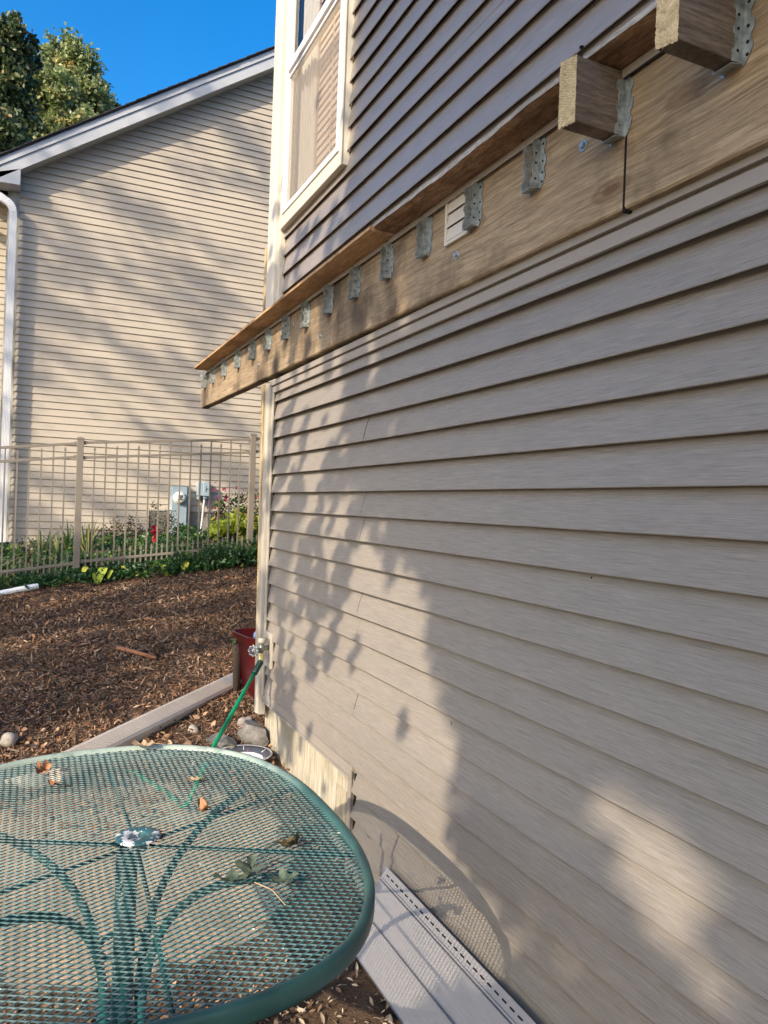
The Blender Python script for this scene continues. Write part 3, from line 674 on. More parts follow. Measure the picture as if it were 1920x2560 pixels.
# ------------------------------------------------------------------ loose siding panel
P = MB(); ya, yb = .2, 2.42; xt, zt_ = 1.172, -1.262; xb_, zb_ = 1.012, -1.475
def lp(u, off=0):  # u from wall edge (0) to ground edge (1)
    dx, dz = xb_ - xt, zb_ - zt_; l = math.hypot(dx, dz); nx, nz = dz / l, -dx / l
    return (xt + dx * u + nx * off, zt_ + dz * u + nz * off)
prf = [(0, 0), (.13, 0), (.135, .004), (.155, .004), (.16, 0), (.17, .010), (.58, .002), (.585, .014), (.60, .015), (.995, .004), (1.0, .012), (1.01, .0)]
ring = [lp(u, o) for u, o in prf] + [lp(u, o - .0015) for u, o in reversed(prf)]
yend = lambda a: yb - (.02 if a < 1.1 else 0)
P.prism(ring, lambda a, c, t: (a, t + (.12 * (1.172 - a) / .16 * -1 if t > 1 else 0), c), ya, yb + .0)
lo = P.build('loose_siding_panel', M['siding_loose']); tag(lo, 'loose grey siding panel with a slotted nailing strip leaning against the wall base', 'siding panel')
S2 = MB()
y = ya
while y < yb - .05:
    (x0, z0), (x1, z1) = lp(.035, .0012), lp(.095, .0012)
    S2.add([(x0 * .55 + x1 * .45, y, z0 * .55 + z1 * .45), (x0 * .55 + x1 * .45, y + .021, z0 * .55 + z1 * .45), (x0 * .25 + x1 * .75, y + .021, z0 * .25 + z1 * .75), (x0 * .25 + x1 * .75, y, z0 * .25 + z1 * .75)], [(0, 1, 2, 3)])
    y += .036
S2.build('nailing_slots', M['black'], lo); recenter(lo)
for c_ in lo.children: c_.location = -Vector(lo.location)

# ------------------------------------------------------------------ neighbour house
NH = thing('neighbour_house', (2, 12, -.7), 'cream vinyl sided neighbouring house with a sloping grey rake and dappled tree shade', 'house')
NY = 12.; rz = lambda x: 4.568 + (x + .297) * .677; XR = 4.6
def rakez(x): return rz(x) if x <= XR else rz(XR) - (x - XR) * .677
def nsiding():
    m = MB(); s = .1016; z = -.73; rr = random.Random(2); k = 0
    base = 4.314 - 60 * s
    z = base
    while z < -.75: z += s
    z -= s
    while z < 7.9:
        z0 = z; z1 = z + s
        xl0 = -.305
        if z0 < -.55: spans = [(-.305, .80)]
        elif z0 < -.17: spans = [(-.305, 1.58)]
        else: spans = [(-.305, 9.3)]
        if z0 > 4.55: spans = [((z0 - 4.568) / .677 - .297, 2 * XR - ((z0 - 4.568) / .677 - .297))]
        x0, x1 = spans[0]
        if x1 - x0 < .1: break
        dx = 0
        zt = z1
        if z1 > 4.568: dx = min(s, z1 - 4.568) / .677 if z0 > 4.45 else 0
        xt0, xt1 = (x0 + dx, x1 - dx)
        cuts = [x0] + sorted(rr.uniform(x0 + .3, x1 - .3) for _ in range(2) if x1 - x0 > 2) + [x1]
        for j in range(len(cuts) - 1):
            a, c = cuts[j], cuts[j + 1]; off = -.0014 * (j % 2)
            at = xt0 if j == 0 else a; ct = xt1 if j == len(cuts) - 2 else c
            n = 8; vs = []
            for i in range(n + 1):
                f_ = i / n; xb = a + (c - a) * f_; xt_ = at + (ct - at) * f_; wv = .0014 * math.sin(xb * 2.1 + k) + rr.uniform(-.0005, .0005)
                vs += [(xb, NY - .009 + off + wv, z0 + .013), (xb, NY - .0185 + off + wv + .003, z0 + .0005), (xb, NY - .019 + off + wv, z0 + .003), (xt_, NY - .001 + off + wv, zt + (.012 if z1 <= 4.5 else 0))]
            m.add(vs, [(i * 4 + q, (i + 1) * 4 + q, (i + 1) * 4 + q + 1, i * 4 + q + 1) for i in range(n) for q in range(3)])
            if j % 2:
                m.add([vs[0], vs[1], vs[2], vs[3]], [(0, 1, 2, 3)])
        z += s; k += 1
    return m.build('siding', M['nsiding'], NH)
nsiding()
b = MB()
pl = [(-.30, -1.2), (-.30, 4.56), (XR, rz(XR) - .01), (2 * XR + .3, 4.56), (2 * XR + .3, -1.2)]
mcon = mat('foundation_concrete', (.30, .28, .24), .9, .2); fin(mcon, ramp(mcon, noise(mcon, wcoords(mcon), 9, 5), [(.3, (.20, .19, .165)), (.7, (.36, .335, .29))]))
b.prism(pl, lambda a, c, t: (a, t, c), NY + .012, NY + 9); b.build('foundation', mcon, NH)
# corner board and set back wall on the left
b = MB(); b.box(-.46, -.304, NY - .012, NY + .10, -1, 4.36)
mcb = mat('mildewed_board', (.40, .39, .34), .7, .3); n_ = noise(mcb, wcoords(mcb, (3, 3, .8)), 2.5, 5); fin(mcb, ramp(mcb, n_, [(.35, (.16, .16, .12)), (.6, (.44, .44, .41))])); b.build('corner_board', mcb, NH, bevel=.002)
b = MB()
for k in range(52): z = -.95 + k * .1016; b.add([(-6, NY + .6, z), (-.36, NY + .6, z), (-.36, NY + .585, z + .003), (-6, NY + .585, z + .003), (-.36, NY + .6, z + .1016), (-6, NY + .6, z + .1016)], [(0, 1, 2, 3), (3, 2, 4, 5)])
b.box(-6, -.3, NY + .61, NY + 9, -1.3, 4.6); o = b.build('side_wall', M['nsiding'], NH)
# rake
def rake_board(x0, x1, zoff0, zoff1, y0, y1, name, mt):
    m = MB()
    m.prism([(x0, rz(x0) + zoff0), (x1, rz(x1) + zoff0), (x1, rz(x1) + zoff1), (x0, rz(x0) + zoff1)], lambda a, c, t: (a, t, c), y0, y1)
    m.prism([(x1, rz(x1) + zoff0), (2 * XR - x0, rz(x0) + zoff0), (2 * XR - x0, rz(x0) + zoff1), (x1, rz(x1) + zoff1)], lambda a, c, t: (a, t, c), y0, y1)
    return m.build(name, mt, NH, bevel=.002)
RB = -.052
rake_board(-.95, XR, RB, RB + .172, 11.745, 11.775, 'rake_fascia', M['fascia'])
rake_board(-.95, XR, RB + .174, RB + .278, 11.727, 11.775, 'rake_trim', M['fascia'])
rake_board(-.95, XR, RB + .012, RB + .02, 11.776, 12.0, 'soffit', M['soffit'])
b = MB(); x0 = -1.0; rr = random.Random(4)
b.prism([(x0, rz(x0) + RB + .284), (XR, rz(XR) + RB + .284), (2 * XR - x0, rz(x0) + RB + .284), (2 * XR - x0, rz(x0) + RB + .30), (XR, rz(XR) + RB + .30), (x0, rz(x0) + RB + .30)], lambda a, c, t: (a, t, c), 11.70, 21.3)
x = x0
while x < XR - .1:   # shingle tabs show as small steps along the edge
    l = .145; e = rr.uniform(0, .012)
    b.prism([(x, rz(x) + RB + .302), (x + l, rz(x + l) + RB + .302), (x + l, rz(x + l) + RB + .308), (x, rz(x) + RB + .322)], lambda a, c, t: (a, t, c), 11.69 - e, 11.95)
    x += l
b.build('roof', M['shingle'], NH)
b = MB(); b.prism([(-.302, 4.50), (-.302, 4.285), (-.56, 4.27), (-.95, 4.255), (-.95, 4.10), (-.95, 4.085)], lambda a, c, t: (a, t, c), 11.70, 12.0)
b = MB(); b.prism([(-.302, rz(-.302) + RB - .004), (-.302, 4.280), (-.98, 4.262), (-.98, rz(-.98) + RB - .004)], lambda a, c, t: (a, t, c), 11.705, 12.03)
b.build('eave_return', M['fascia'], NH, bevel=.003)
b = MB(); b.box(-1.0, -.95, 11.72, 21, 3.98, 4.10); b.build('gutter', M['gutter'], NH)
# downspout with ribbed face and crimped elbow
def rprof(n=5):
    pr = []; wx, wy = 1., .72
    for i in range(n * 4 + 1):
        t_ = -1 + 2 * i / (n * 4); pr.append((t_ * wx, wy - (.10 if (i % 4) in (2,) else 0)))
    pr += [(wx, -wy), (-wx, -wy)]
    return pr
b = MB(); X0, X1 = -.432, -.335; n = 5; front = []
yy = 11.80
for i in range(n * 4 + 1):
    t_ = i / (n * 4); front.append((X0 + (X1 - X0) * t_, yy + (.006 if i % 4 == 2 else 0)))
poly = front + [(X1, yy + .075), (X0, yy + .075)]
b.prism(poly, lambda a, c, t: (a, c, t), -.66, 3.93); ds = b.build('downspout', M['gutter'], NH)
b = MB(); cx_, cz_ = -.3835, 3.93; segs = 13
pts = []; rds = []
for i in range(segs):
    a = rad(62) * i / (segs - 1); r = .16; px = cx_ - r * (1 - math.cos(a)); pz = cz_ + r * math.sin(a); pts.append((px, 11.8375, pz)); rds.append(.0485 if i % 2 else .0455)
last = Vector(pts[-1]); dr = Vector((-math.sin(rad(62)), 0, math.cos(rad(62)))); pts.append(last + dr * .05); rds.append(.0485); pts.append(last + dr * .55); rds.append(.0485)
b.tube(pts, rds, 4, prof=[(1, .78), (-1, .78), (-1, -.78), (1, -.78)]); b.build('downspout_elbow', M['gutter'], NH)
b = MB(); b.box(-.455, -.315, 11.80, 11.99, -.80, -.66); b.build('drain_boot', M['black'], NH)
# basement window, meters
b = MB(); b.box(1.60, 1.88, NY - .004, NY + .01, -.53, -.14); b.box(1.64, 1.70, NY - .010, NY - .005, -.53, -.16); b.build('basement_window', mat('dirty_grey_pane', (.13, .13, .12), .5), NH)
b = MB(); b.box(1.585, 1.60, NY - .02, NY, -.55, -.125); b.box(1.58, 9.2, NY - .022, NY - .001, -.142, -.128); b.box(.80, 1.585, NY - .022, NY - .001, -.545, -.53); b.build('window_trim', M['nsiding'], NH)
mm = mat('meter_grey', (.36, .46, .52), .4, .5, .2)
b = MB(); b.box(1.905, 2.135, 11.83, 11.985, -.42, .235); b.box(1.915, 2.125, 11.835, 11.98, -.60, -.425); mo = b.build('electric_meter', mm, NH, bevel=.006)
b = MB(); b.box(1.89, 2.15, 11.82, 11.99, .238, .25); b.build('hood', M['trim'], mo)
b = MB(); rx = Matrix.Rotation(rad(90), 3, 'X'); b.lathe([(.0001, .085), (.06, .085), (.078, .07), (.082, .05), (.082, .03), (.096, .028), (.098, 0)], (2.02, 11.83, .05), 32, rx); b.build('dial_cover', mat('meter_glass', (.62, .62, .57), .15, .6), mo, smooth=True)
b = MB(); b.box(1.985, 2.055, 11.742, 11.746, .055, .095); b.prism([(2.02, .06), (1.97, .02), (2.07, .02)], lambda a, c, t: (a, t, c), 11.742, 11.747); b.build('dial', mat('meter_dial', (.10, .09, .09), .4), mo)
b = MB(); b.box(2.29, 2.365, 11.84, 11.985, .10, .305); b.box(2.368, 2.465, 11.82, 11.985, .095, .315); b.box(2.30, 2.34, 11.86, 11.97, .04, .10); b.box(2.385, 2.44, 11.85, 11.97, .055, .094); jo = b.build('junction_box', mm, NH, bevel=.005)
b = MB(); b.tube([(2.415, 11.90, .06), (2.40, 11.90, -.08), (2.39, 11.90, -.25), (2.36, 11.89, -.55), (2.35, 11.88, -.75)], .017, 10); b.build('conduit', mat('grey_conduit', (.5, .52, .53), .5), jo, smooth=True)
b = MB(); b.box(2.41, 2.417, 11.812, 11.819, .16, .25); b.box(2.41, 2.445, 11.812, 11.818, .20, .212); b.build('latch', mat('latch_dark', (.12, .14, .16), .5), jo)

# ------------------------------------------------------------------ fence
FN = thing('fence', (.42, 8.5, -.83), 'bronze metal picket fence with spear tips between the mulch bed and the cream house', 'fence')
FY = 8.5
posts = [(-1.41, -1.05, .40), (.425, -.90, .600), (2.250, -.70, .775), (4.08, -.55, .95)]
for (x, z0, z1) in posts:
    b = MB(); b.box(x - .0315, x + .0315, FY - .0315, FY + .0315, z0, z1); o = b.build('post', M['fence'], FN, bevel=.002)
    b = MB(); b.box(x - .035, x + .035, FY - .035, FY + .035, z1 + .001, z1 + .022); b.add([(x - .033, FY - .033, z1 + .022), (x + .033, FY - .033, z1 + .022), (x + .033, FY + .033, z1 + .022), (x - .033, FY + .033, z1 + .022), (x, FY, z1 + .034)], [(0, 1, 4), (1, 2, 4), (2, 3, 4), (3, 0, 4)])
    b.build('post_cap', M['fence'], o)
spans = [(0, .335, .20, -.915, -1.05, .56, .42, -.685, -.82), (1, .573, .418, -.665, -.80, .733, .586, -.480, -.63), (2, .745, .60, -.47, -.62, .92, .77, -.30, -.45)]
def spear(m, x, z, sc=1.):
    w = .0135 * sc; h = .062 * sc
    m.prism([(x - .004, z), (x + .004, z), (x + .005, z + h * .18), (x + w, z + h * .34), (x + w * .75, z + h * .55), (x + .004, z + h * .85), (x, z + h), (x - .004, z + h * .85), (x - w * .75, z + h * .55), (x - w, z + h * .34), (x - .005, z + h * .18)], lambda a, c, t: (a, t, c), FY - .005, FY + .005)
for (i, a1, a2, a3, a4, b1, b2, b3, b4) in spans:
    x0, x1 = posts[i][0] + .032, posts[i + 1][0] - .032
    ip = lambda a, c, x: a + (c - a) * (x - x0) / (x1 - x0)
    for (za, zb, hh) in ((a1, b1, .013), (a2, b2, .013), (a3, b3, .013), (a4, b4, .013)):
        b = MB(); b.prism([(x0, za - hh), (x1, zb - hh), (x1, zb + hh), (x0, za + hh)], lambda a, c, t: (a, t, c), FY - .0125, FY + .0125); b.build('rail', M['fence'], FN, bevel=.0015)
    n = 15; dxx = (x1 - x0) / (n + 1)
    for k in range(1, n + 1):
        x = x0 + dxx * k; b = MB(); sp = k % 2 == 1
        top = ip(a2, b2, x) + .055 if sp else ip(a1, b1, x) - .012
        b.box(x - .0078, x + .0078, FY - .0078, FY + .0078, ip(a4, b4, x) - .01, top)
        if sp: spear(b, x, top)
        b.build('picket', M['fence'], FN)
    for k in range(n + 1):
        x = x0 + dxx * (k + .5); b = MB(); top = ip(a3, b3, x) + .055; b.box(x - .0078, x + .0078, FY - .0078, FY + .0078, ip(a4, b4, x) - .01, top); spear(b, x, top, 1.15); b.build('low_picket', M['fence'], FN)
    for (x, zs, sgn) in ((x0, (a1, a2, a3), 1), (x1, (b1, b2, b3), -1)):
        for z in zs: b = MB(); b.box(min(x, x + sgn * .03), max(x, x + sgn * .03), FY - .017, FY + .017, z - .018, z + .018); b.build('bracket', M['fence'], FN)

# ------------------------------------------------------------------ leaf materials
def foliage(name, stops, rough=.55, trans=.35):
    m = bpy.data.materials.new(name); m.use_nodes = True; t = m.node_tree; p = t.nodes['Principled BSDF']; p.inputs['Roughness'].default_value = rough; p.inputs['Specular IOR Level'].default_value = .4
    a = N(m, 'ShaderNodeAttribute'); a.attribute_name = 'tint'; c = ramp(m, a.outputs['Fac'], stops); L(m, c, p.inputs['Base Color'])
    tl = N(m, 'ShaderNodeBsdfTranslucent'); L(m, c, tl.inputs[0]); mx = N(m, 'ShaderNodeMixShader'); mx.inputs[0].default_value = trans
    o_ = t.nodes['Material Output']; L(m, p.outputs[0], mx.inputs[1]); L(m, tl.outputs[0], mx.inputs[2]); L(m, mx.outputs[0], o_.inputs[0]); return m
M['oak'] = foliage('oak_leaves', [(0, (.08, .13, .04)), (.4, (.19, .25, .08)), (.75, (.38, .41, .20)), (1, (.60, .46, .14))], .38, .4)
M['oakdark'] = foliage('dark_oak_leaves', [(0, (.03, .055, .025)), (.6, (.08, .12, .045)), (.9, (.22, .24, .11)), (1, (.36, .22, .09))], .4)
M['cover'] = foliage('ground_cover_leaves', [(0, (.016, .05, .02)), (.5, (.035, .10, .03)), (.85, (.09, .17, .04)), (1, (.30, .32, .06))], .35)
M['lime'] = foliage('lime_leaves', [(0, (.16, .26, .03)), (.6, (.30, .36, .04)), (1, (.50, .46, .06))], .45, .5)
M['blade'] = foliage('iris_blades', [(0, (.03, .07, .025)), (.7, (.08, .15, .04)), (1, (.45, .36, .16))], .5)
M['bark'] = mat('bark', (.11, .08, .06), .95, .1)
def _bark():
    m = M['bark']; n = noise(m, wcoords(m, (6, 6, 1.2)), 4, 6, .7); fin(m, ramp(m, n, [(.3, (.04, .03, .022)), (.7, (.19, .15, .12))]), bump(m, n, .8, .02))
_bark()
def treething(name, base, label, lobes, nleaf, size, mt, trunk_h, trunk_r, group=None, seed=1, dens=1.):
    """lobes: (x,y,z,r); leaves gathered in many small clumps spread through each lobe"""
    T_ = thing(name, base, label, 'tree', group); g_ = np.random.default_rng(seed); rr = random.Random(seed)
    pts = []; tint = []
    tot = sum(l[3] ** 2 for l in lobes)
    for (x, y, z, r) in lobes:
        n = int(nleaf * r * r / tot); ncl = max(8, n // 45)
        d_ = g_.normal(size=(ncl, 3)); d_ /= np.linalg.norm(d_, axis=1)[:, None]; cr = r * (g_.random(ncl) ** .45); cc = d_ * cr[:, None] * [1, 1, .9] + [x, y, z]
        ci = g_.integers(0, ncl, n); p = cc[ci] + g_.normal(size=(n, 3)) * (r * .12)
        pts.append(p); tint.append(np.clip(g_.random(ncl)[ci] * .55 + g_.random(n) * .5, 0, 1))
    P_ = np.concatenate(pts); leafmesh('crown', P_, g_.uniform(.7, 1.3, len(P_)) * size, mt, T_, np.concatenate(tint))
    b = MB(); bx, by, bz = base; top = Vector((bx, by, bz + trunk_h))
    b.tube([(bx, by, bz - .2), (bx + .05, by, bz + trunk_h * .5), top], [trunk_r * 1.25, trunk_r, trunk_r * .7], 12)
    b.build('trunk', M['bark'], T_, smooth=True)
    b = MB()
    for (x, y, z, r) in lobes:
        e = Vector((x, y, z)); m_ = top.lerp(e, .5) + Vector((rr.uniform(-1, 1), rr.uniform(-1, 1), rr.uniform(-.2, .6))) * r * .2
        b.tube([top - Vector((0, 0, trunk_h * .2)), m_, e], [trunk_r * .55, trunk_r * .35, trunk_r * .16], 8)
        for _ in range(7):
            d_ = Vector((rr.uniform(-1, 1), rr.uniform(-1, 1), rr.uniform(-.4, 1))).normalized() * r * rr.uniform(.6, .95)
            b.tube([m_.lerp(e, .6), e + d_ * .5, e + d_], [trunk_r * .16, trunk_r * .09, .012], 6)
    b.build('limb', M['bark'], T_, smooth=True)
    return T_
# far oaks behind the neighbour's roof: direction (.0153,1.0966,.522) is the middle of the visible crown
def far(px, py, y):
    d_ = RM @ np.array([(px - 960) / 1900, (py - 1280) / 1900, 1]); k = y / d_[1]; return (d_[0] * k, y, d_[2] * k)
lobes = [(*far(px, py, yy), rr_ * yy / 1900 / .92) for (px, py, rr_, yy) in [(175, 160, 58, 30), (125, 235, 62, 29), (215, 235, 58, 30), (255, 300, 50, 31), (185, 320, 60, 28.5), (120, 340, 55, 30), (250, 370, 48, 30), (90, 290, 35, 31), (160, 430, 70, 30), (300, 430, 60, 31)]]
treething('oak_tree', (1.2, 30, -1), 'light green oak crown against the blue sky, right of the darker oak', lobes, 36000, .155, M['oak'], 7, .35, 'trees behind the roof', 3)
lobes = [(*far(px, py, yy), rr_ * yy / 1900 / .92) for (px, py, rr_, yy) in [(40, 95, 42, 25), (-10, 130, 60, 25), (45, 165, 45, 25.5), (10, 230, 60, 25), (55, 300, 38, 25), (-40, 330, 80, 24), (20, 370, 55, 25), (-110, 200, 110, 26)]]
treething('oak_tree', (-1.6, 25, -1), 'dark green oak crown at the far left edge above the roof', lobes, 34000, .145, M['oakdark'], 6, .32, 'trees behind the roof', 8)

# tall tree well behind the camera on the left: its thin crown dapples the yard and the neighbour's wall
def sunspot(x, y, z, t): return (x + TS.x * t, y + TS.y * t, z + TS.z * t)
g_ = np.random.default_rng(21)
TT = thing('maple_tree', (-19, -7, -1.55), 'tall airy maple behind the photographer that dapples the yard', 'tree', 'shade trees')
pts = []; limbs = MB()
def streak(c, dirv, ln, wd, n):
    """a spray of leaves along one bough"""
    c = np.array(c); dirv = np.array(dirv) / np.linalg.norm(dirv); u = g_.normal(size=n) * .42 * ln
    p = c + u[:, None] * dirv + g_.normal(size=(n, 3)) * wd; pts.append(p)
    limbs.tube([tuple(c - dirv * ln * .7), tuple(c + dirv * ln * .7)], [.05, .015], 5)
for k in range(58):      # boughs over the neighbour's wall (seen as soft bands sloping down to the right)
    x, z = g_.uniform(-.6, 3.2), g_.uniform(-.8, 6.2); t_ = g_.uniform(19, 28)
    sc = 1.0 if (z < 4.6) else .5
    # direction that projects on the wall as (1, -.45)
    e = np.array([1, 0, -.42]) + np.array([TS.x, TS.y, TS.z]) * g_.uniform(-.6, .6)
    streak(sunspot(x, 12, z, t_), e, g_.uniform(.5, 1.2) * sc, .105, int(58 * sc))
for k in range(70):      # boughs over the mulch bed
    x, y = g_.uniform(-.9, 2.8), g_.uniform(4.7, 8.9); t_ = g_.uniform(15, 22); z = float(gz0(x, y))
    e = np.array([1, .38, 0]) + np.array([TS.x, TS.y, TS.z]) * g_.uniform(-.5, .5)
    streak(sunspot(x, y, z, t_), e, g_.uniform(.5, 1.2), .085, 70)
pts = np.concatenate(pts)
leafmesh('crown', pts, g_.uniform(.08, .17, len(pts)), M['oak'], TT, None)
limbs.build('limb', M['bark'], TT)
b = MB(); b.tube([(-19, -7, -1.7), (-18.8, -6.6, 4), (-18, -5.5, 9), (-17.5, -4.5, 13)], [.32, .26, .18, .08], 12); b.build('trunk', M['bark'], TT, smooth=True)

# dense young tree close by, left of and behind the camera: shades the right part of the wall
YT = thing('young_tree', (-4.6, -3.4, -1.55), 'dense young tree beside the photographer shading the right part of the wall', 'tree', 'shade trees')
bz_ = [-2.6, -2.0, -1.8, -1.6, -1.55, -1.32, -1.24, -1.05, -.98, -.80, -.58, -.30, -.10, .02, .12, .57, .9, 1.3, 2.2, 3.2]; by_ = [2.0, 2.0, 2.0, 1.93, 1.93, 1.8, 1.66, 1.9, 2.0, 1.93, 2.07, 2.22, 2.30, 2.70, 2.92, 3.0, 3.05, 3.05, 3.0, 2.9]
TZ_ = [-.6, -.3, 0, .2, .5, .8, 1.1]; TY_ = [2.2, 2.6, 2.9, 3.2, 3.5, 3.8, 4.1]
TT_ = [[-.2, -.2, -.1, .30, .40, .05, .0], [-.2, -.2, -.2, .12, .35, -.05, -.05], [.3, -.1, -.2, 0, .15, 0, 0], [.9, .5, .1, -.08, 0, -.05, .05], [1.1, 1.1, .6, .12, -.08, -.12, 0], [1.1, 1.1, 1.1, .6, .08, -.18, -.1], [1.1, 1.1, 1.1, .9, .4, -.08, -.18]]
def wn2(a, b_, s): return math.sin(a * s + 1.7 * math.sin(b_ * s * .7)) * math.cos(b_ * s * .55 + 1.3 * math.sin(a * s * .8))
pts = []; st = .046
y = -1.6
while y < 4.45:
    z = -2.6
    while z < 3.3:
        bd = np.interp(z, bz_, by_); yj, zj = y + g_.uniform(-.5, .5) * st, z + g_.uniform(-.5, .5) * st; d_ = bd - yj
        lit = False; cnt = 0
        if d_ > .03: cnt = 5
        elif d_ > -.06: cnt = 1
        elif yj > bd:
            # leafy streaks, elongated up and down, denser towards the corner and above the open patch
            u_ = yj + .30 * zj
            q = wn2(u_, zj * .38, 14) * .5 + wn2(u_ * 1.7 + 3, zj * .7 + 1, 16) * .5 + .3 * wn2(u_ * 3 + 1, zj * 1.3, 13)
            if zj > .95: thr = np.interp(zj, [1.2, 1.6], [.05, .05]) + (np.interp(yj, [3, 3.4], [.1, .9]) if zj > 1.4 else 0)
            elif zj < -1.15: thr = np.interp(yj, [2.9, 3.4, 3.9], [1.1, .5, .1]) if zj > -1.3 else 1.2
            else: thr = np.interp(yj, TY_, [np.interp(-zj, TZ_, [r[c_] for r in TT_]) for c_ in range(7)])
            if q > thr: cnt = 2
        # small sun flecks inside the shade
        for (fy, fz, ry, rz_) in [(1.18, -.74, .125, .15), (1.30, -.66, .08, .08), (1.06, -.88, .06, .06), (2.55, .30, .03, .16), (2.35, -.6, .0, .0), (3.0, .45, .1, .0), (1.80, -1.22, .10, .13), (1.4, -.72, .02, .02), (2.45, .75, .05, .2), (2.75, .62, .06, .2)]:
            if ry > 0 and rz_ > 0 and ((yj - fy) / ry) ** 2 + ((zj - fz) / rz_) ** 2 < 1: cnt = 0
        for (fy, fz, ry, rz_) in [(1.08, -.82, .26, .20), (1.62, -1.08, .24, .13), (.75, -.45, .2, .12)]:
            if cnt > 2 and ((yj - fy) / ry) ** 2 + ((zj - fz) / rz_) ** 2 < 1 and wn2(yj + 5, zj * .8, 15) > -.2: cnt = 1
        for _ in range(cnt):
            t_ = g_.uniform(10, 14) if yj < 1.62 else (g_.uniform(7.2, 10) if yj < bd + .3 else g_.uniform(5.2, 7.6)); pts.append(sunspot(1.2, yj + g_.uniform(-.4, .4) * st, zj + g_.uniform(-.4, .4) * st, t_))
        z += st
    y += st
pts = np.array(pts)
leafmesh('crown', pts, g_.uniform(.07, .10, len(pts)), M['oak'], YT, None, aspect=.8, up=(TS.x * 2.2, TS.y * 2.2, TS.z * 2.2))
b = MB(); b.tube([(-4.6, -3.4, -1.7), (-4.55, -3.3, .5), (-4.45, -3.1, 2.6), (-4.3, -2.8, 5.6)], [.10, .085, .06, .02], 10); b.build('trunk', M['bark'], YT, smooth=True)
b = MB(); rr = random.Random(6)
for k in range(14):
    q = Vector(pts[rr.randrange(len(pts))].tolist()); z = min(max(q.z - .8, -1.0), 4.8); o_ = Vector((-4.5, -3.2, z)); b.tube([o_, o_.lerp(q, .5) + Vector((0, 0, .12)), q], [.028, .016, .005], 6)
b.build('limb', M['bark'], YT, smooth=True)

# ------------------------------------------------------------------ mulch, chips, litter
def chips(name, n, area, size, mt, label, lift=.004, keep=None, seed=3, flat=.75, aspect=.4):
    g2 = np.random.default_rng(seed); x = g2.uniform(area[0], area[1], n * 2); u = g2.random(n * 2); y = area[2] + (area[3] - area[2]) * u ** 1.25
    if keep is not None: k = keep(x, y, g2); x, y = x[k], y[k]
    x, y = x[:n], y[:n]; z = gz(x, y) + lift * (1 + g2.random(len(x)) * 1.5)
    s = g2.uniform(size[0], size[1], len(x)) * np.interp(y, [2, 9], [1, 1.25])
    o = leafmesh(name, np.stack([x, y, z], 1), s, mt, None, g2.random(len(x)), flat=flat, aspect=aspect, fold=.3); return tag(o, label, 'mulch', kind='stuff')
mch = foliage('bark_chips', [(0, (.032, .020, .013)), (.3, (.09, .056, .035)), (.7, (.215, .132, .08)), (.93, (.34, .215, .13)), (1, (.48, .37, .26))], .85, 0)
notpatch = lambda x, y, g2: ((x - .36) ** 2 + (y - 3.15) ** 2 > .72 ** 2) & (x < np.where(y < 4.25, 1.2, 9)) & (g2.random(len(x)) < .62 + .3 * np.sin(x * 5 + np.sin(y * 3) * 2))
chips('mulch_chips', 22000, (-.7, 2.7, 3.0, 8.5), (.025, .05), mch, 'larger shreds of bark mulch in the yard', lift=.006, keep=notpatch, seed=77, flat=.5, aspect=.22)
chips('mulch_chips', 130000, (-.7, 2.7, 3.0, 8.5), (.006, .024), mch, 'brown bark mulch covering the yard', keep=notpatch)
chips('mulch_chips', 9000, (-.7, 1.2, 1.5, 3.2), (.01, .032), mch, 'bark mulch and chips around the foot of the table', keep=lambda x, y, g2: ((x - .36) ** 2 + (y - 3.15) ** 2 > .72 ** 2) & (g2.random(len(x)) < np.where(x > .72, .16, 1)), seed=9)
mlit = foliage('dry_leaf_litter', [(0, (.13, .06, .03)), (.5, (.28, .15, .08)), (.85, (.40, .26, .15)), (1, (.42, .32, .22))], .7, .1)
chips('leaf_litter', 420, (-.7, 2.7, 3.3, 8.4), (.02, .055), mlit, 'dry brown leaves scattered over the mulch', lift=.012, seed=5, flat=.3, aspect=.45)
chips('leaf_litter', 380, (-.2, 1.25, 3.4, 4.6), (.02, .05), mlit, 'dry leaves gathered between the stones and the pipe', lift=.014, seed=15, flat=.4, aspect=.55)
chips('wood_shreds', 900, (-.7, 2.7, 3.6, 8.4), (.05, .10), foliage('shreds', [(0, (.07, .045, .03)), (1, (.30, .21, .14))], .85, 0), 'longer shreds and twigs lying on the mulch', lift=.016, seed=61, flat=.45, aspect=.10)
chips('pine_needles', 14000, (-.6, 2.7, 3.6, 8.4), (.05, .11), foliage('needles', [(0, (.20, .09, .04)), (1, (.46, .23, .11))], .7, 0), 'rusty pine needles over the mulch', lift=.006, seed=6, flat=.85, aspect=.03)
chips('wood_shavings', 420, (.55, 1.05, 1.5, 2.35), (.012, .04), foliage('shavings', [(0, (.30, .22, .14)), (1, (.52, .44, .32))], .8, 0), 'pale wood shavings on the soil by the loose panel', lift=.006, seed=8, flat=.6, aspect=.3)

